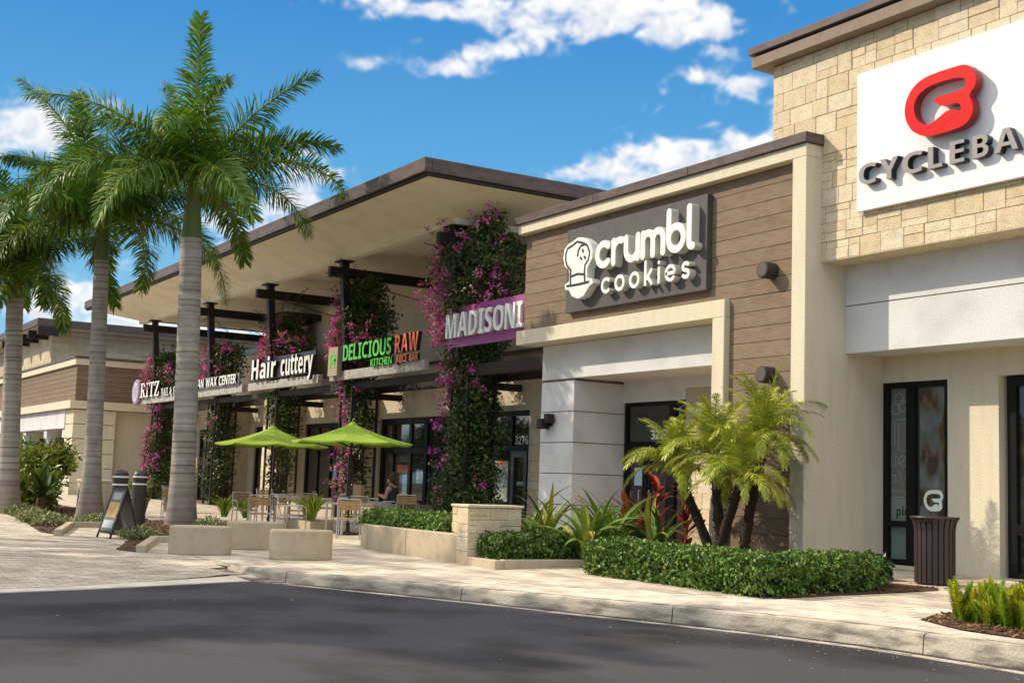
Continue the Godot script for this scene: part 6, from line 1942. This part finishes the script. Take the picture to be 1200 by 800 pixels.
# ---------------------------------------------------------------- the person at the table
func seated_person() -> void:
	var t := thing("person", "seated person in dark sleeveless top with tied up curly hair at a terrace table", "person", G(-31.0, -15.5), deg_to_rad(-60.0))
	# joints: a, b, radius at a, radius at b (local +Z is where the person faces)
	var body := [[Vector3(0, 0.52, 0), Vector3(0, 0.66, -0.02), 0.15, 0.135], [Vector3(0, 0.66, -0.02), Vector3(0, 0.95, 0.03), 0.125, 0.15], [Vector3(-0.14, 0.98, 0.04), Vector3(0.14, 0.98, 0.04), 0.085, 0.085], [Vector3(0, 0.98, 0.04), Vector3(0, 1.12, 0.07), 0.055, 0.05], [Vector3(0, 1.22, 0.10), Vector3(0, 1.19, 0.13), 0.098, 0.078]]
	for s in [-1.0, 1.0]:
		body.append_array([[Vector3(0.18 * s, 0.98, 0.04), Vector3(0.23 * s, 0.74, 0.10), 0.055, 0.045], [Vector3(0.23 * s, 0.74, 0.10), Vector3(0.13 * s, 0.80, 0.32), 0.043, 0.032], [Vector3(0.13 * s, 0.80, 0.32), Vector3(0.11 * s, 0.83, 0.39), 0.034, 0.030]])
		for k in 4: body.append([Vector3((0.085 + k * 0.018) * s, 0.83, 0.39), Vector3((0.075 + k * 0.018) * s, [0.815, 0.81, 0.81, 0.82][k], [0.45, 0.462, 0.458, 0.44][k]), 0.0095, 0.008])
		body.append([Vector3(0.085 * s, 0.84, 0.36), Vector3(0.055 * s, 0.855, 0.405), 0.011, 0.009])
		body.append_array([[Vector3(0.09 * s, 0.52, 0.02), Vector3(0.11 * s, 0.50, 0.44), 0.10, 0.068], [Vector3(0.11 * s, 0.50, 0.44), Vector3(0.11 * s, 0.10, 0.38), 0.062, 0.042], [Vector3(0.11 * s, 0.06, 0.36), Vector3(0.12 * s, 0.035, 0.54), 0.045, 0.035]])
	body.append([Vector3(0, 1.205, 0.19), Vector3(0, 1.185, 0.205), 0.017, 0.017])
	for s in [-1.0, 1.0]: body.append([Vector3(0.096 * s, 1.215, 0.10), Vector3(0.10 * s, 1.19, 0.10), 0.022, 0.016])
	part("body", skin_mesh(body, 0.019, Vector3(-0.34, -0.02, -0.2), Vector3(0.34, 1.36, 0.62), 0.025), M.skin, t)
	var top := [[Vector3(0, 0.60, 0), Vector3(0, 0.68, -0.02), 0.158, 0.148], [Vector3(0, 0.68, -0.02), Vector3(0, 0.93, 0.03), 0.138, 0.162], [Vector3(-0.10, 0.98, 0.04), Vector3(0.10, 0.98, 0.04), 0.094, 0.094]]
	part("sleeveless_top", skin_mesh(top, 0.02, Vector3(-0.26, 0.42, -0.22), Vector3(0.26, 1.1, 0.24), 0.03), plain(Color(0.018, 0.016, 0.022), 0.8), t)
	var pants := [[Vector3(0, 0.52, 0), Vector3(0, 0.56, 0), 0.165, 0.16]]
	for s in [-1.0, 1.0]: pants.append_array([[Vector3(0.09 * s, 0.52, 0.02), Vector3(0.11 * s, 0.50, 0.40), 0.112, 0.086]])
	part("shorts", skin_mesh(pants, 0.02, Vector3(-0.3, 0.3, -0.24), Vector3(0.3, 0.75, 0.6), 0.03), plain(Color(0.32, 0.29, 0.26), 0.85), t)
	var hair := [[Vector3(0, 1.27, 0.07), Vector3(0, 1.25, 0.04), 0.104, 0.10], [Vector3(0, 1.35, 0.02), Vector3(0.01, 1.40, 0.0), 0.07, 0.055], [Vector3(-0.05, 1.33, 0.06), Vector3(0.05, 1.34, 0.05), 0.06, 0.06]]
	part("hair", skin_mesh(hair, 0.016, Vector3(-0.16, 1.1, -0.12), Vector3(0.16, 1.5, 0.22), 0.02), mat(Color(0.10, 0.045, 0.02), 0.8, M.fine, Vector3.ONE * 14.0), t)
	for s in [-1.0, 1.0]:
		var e := MB.new()
		e.x = Transform3D(Basis(Vector3.RIGHT, PI / 2), Vector3(0.034 * s, 1.225, 0.188))
		e.lathe([Vector2(0, 0.006), Vector2(0.011, 0.003), Vector2(0.012, 0.0)], 8)
		part("eye", e, M.letterblack, t)
	var mo := MB.new()
	mo.tube([Vector3(-0.025, 1.158, 0.196), Vector3(0, 1.156, 0.204), Vector3(0.025, 1.158, 0.196)], 0.005, 5)
	part("mouth", mo, plain(Color(0.3, 0.08, 0.07), 0.5), t)

func skin_mesh(bones: Array, cell: float, lo: Vector3, hi: Vector3, blend: float) -> ArrayMesh:
	# a field of joined tapered capsules, meshed as surface nets
	var nx := int((hi.x - lo.x) / cell) + 2
	var ny := int((hi.y - lo.y) / cell) + 2
	var nz := int((hi.z - lo.z) / cell) + 2
	var f := PackedFloat32Array()
	f.resize(nx * ny * nz)
	f.fill(1.0)
	for bn in bones:
		var a: Vector3 = bn[0]
		var b: Vector3 = bn[1]
		var ra: float = bn[2]
		var rb: float = bn[3]
		var m := maxf(ra, rb) + 0.07
		var p0 := ((a.min(b) - Vector3.ONE * m - lo) / cell).floor()
		var p1 := ((a.max(b) + Vector3.ONE * m - lo) / cell).ceil()
		var ab := b - a
		var l2 := ab.length_squared()
		for k in range(maxi(0, int(p0.z)), mini(nz, int(p1.z))):
			for j in range(maxi(0, int(p0.y)), mini(ny, int(p1.y))):
				for i in range(maxi(0, int(p0.x)), mini(nx, int(p1.x))):
					var p := lo + Vector3(i, j, k) * cell
					var u := clampf((p - a).dot(ab) / l2, 0.0, 1.0)
					var d := p.distance_to(a + ab * u) - lerpf(ra, rb, u)
					var ix := i + nx * (j + ny * k)
					var e := f[ix]
					var h := maxf(blend - absf(e - d), 0.0) / blend
					f[ix] = minf(e, d) - h * h * blend * 0.25
	var vid := {}
	var vs := []
	for k in nz - 1:
		for j in ny - 1:
			for i in nx - 1:
				var ix := i + nx * (j + ny * k)
				var c := [f[ix], f[ix + 1], f[ix + nx], f[ix + nx + 1], f[ix + nx * ny], f[ix + nx * ny + 1], f[ix + nx * ny + nx], f[ix + nx * ny + nx + 1]]
				var inside := 0
				for q in c: if q < 0.0: inside += 1
				if inside == 0 or inside == 8: continue
				var s := Vector3.ZERO
				var n := 0
				for e in [[0, 1], [2, 3], [4, 5], [6, 7], [0, 2], [1, 3], [4, 6], [5, 7], [0, 4], [1, 5], [2, 6], [3, 7]]:
					if (c[e[0]] < 0.0) != (c[e[1]] < 0.0):
						var t: float = c[e[0]] / (c[e[0]] - c[e[1]])
						var A := Vector3(e[0] & 1, (e[0] >> 1) & 1, e[0] >> 2)
						var B := Vector3(e[1] & 1, (e[1] >> 1) & 1, e[1] >> 2)
						s += A.lerp(B, t); n += 1
				vid[ix] = vs.size()
				vs.append(lo + (Vector3(i, j, k) + s / n) * cell)
	var ns := []
	for v in vs: ns.append(Vector3.ZERO)
	var tris := []
	var st := [1, nx, nx * ny]
	for ix in vid:
		for ax in 3:
			var o1: int = st[(ax + 1) % 3]
			var o2: int = st[(ax + 2) % 3]
			var nb: int = ix + st[ax]
			if nb >= f.size(): continue
			if (f[ix] < 0.0) == (f[nb] < 0.0): continue
			if not (vid.has(ix - o1) and vid.has(ix - o2) and vid.has(ix - o1 - o2)): continue
			var q := [vid[ix], vid[ix - o1], vid[ix - o1 - o2], vid[ix - o2]]
			var dir := Vector3.ZERO
			dir[ax] = 1.0 if f[ix] < 0.0 else -1.0
			for tr in [[q[0], q[1], q[2]], [q[0], q[2], q[3]]]:
				var nm: Vector3 = (vs[tr[1]] - vs[tr[0]]).cross(vs[tr[2]] - vs[tr[0]])
				if nm.dot(dir) < 0.0:
					tr = [tr[0], tr[2], tr[1]]; nm = -nm
				for w in tr: ns[w] += nm
				tris.append(tr)
	var mb := MB.new()
	for tr in tris:
		mb.tri(vs[tr[0]], vs[tr[1]], vs[tr[2]], ns[tr[0]].normalized(), ns[tr[1]].normalized(), ns[tr[2]].normalized())
	return mb.mesh()

# ---------------------------------------------------------------- across the car park, seen in the glass
func far_trees() -> void:
	var leaf := clump(8, 0.6, 0.6, 0.5, 61)
	for k in 12:
		var x: float = -190.0 + k * 14.5 + rf(-3, 3)
		var z: float = 46.0 + rf(-5, 8)
		var H := rf(7.0, 11.0)
		var t := thing("car_park_tree", "rounded shade tree across the car park, seen only mirrored in the shop glass", "tree", Vector3(x, -0.15, z), 0, "car park trees")
		var tr := MB.new()
		tr.tube([Vector3(0, 0, 0), Vector3(0.1, H * 0.35, 0), Vector3(-0.1, H * 0.7, 0.1)], [0.28, 0.2, 0.1], 7)
		part("trunk", tr, M.stem, t)
		var xf := []
		var cs := []
		for i in 420:
			var d := Vector3(rng.randfn(0, 1), rng.randfn(0, 1), rng.randfn(0, 1)).normalized() * pow(rng.randf(), 0.4)
			xf.append(Transform3D(spin(rf(0.7, 1.3)), Vector3(d.x * H * 0.42, H * 0.64 + d.y * H * 0.33, d.z * H * 0.42)))
			cs.append(tone(Color(0.03, 0.06, 0.015), Color(0.07, 0.10, 0.02), 0.3))
		scatter("crown", leaf, M.leaf, xf, cs, t)
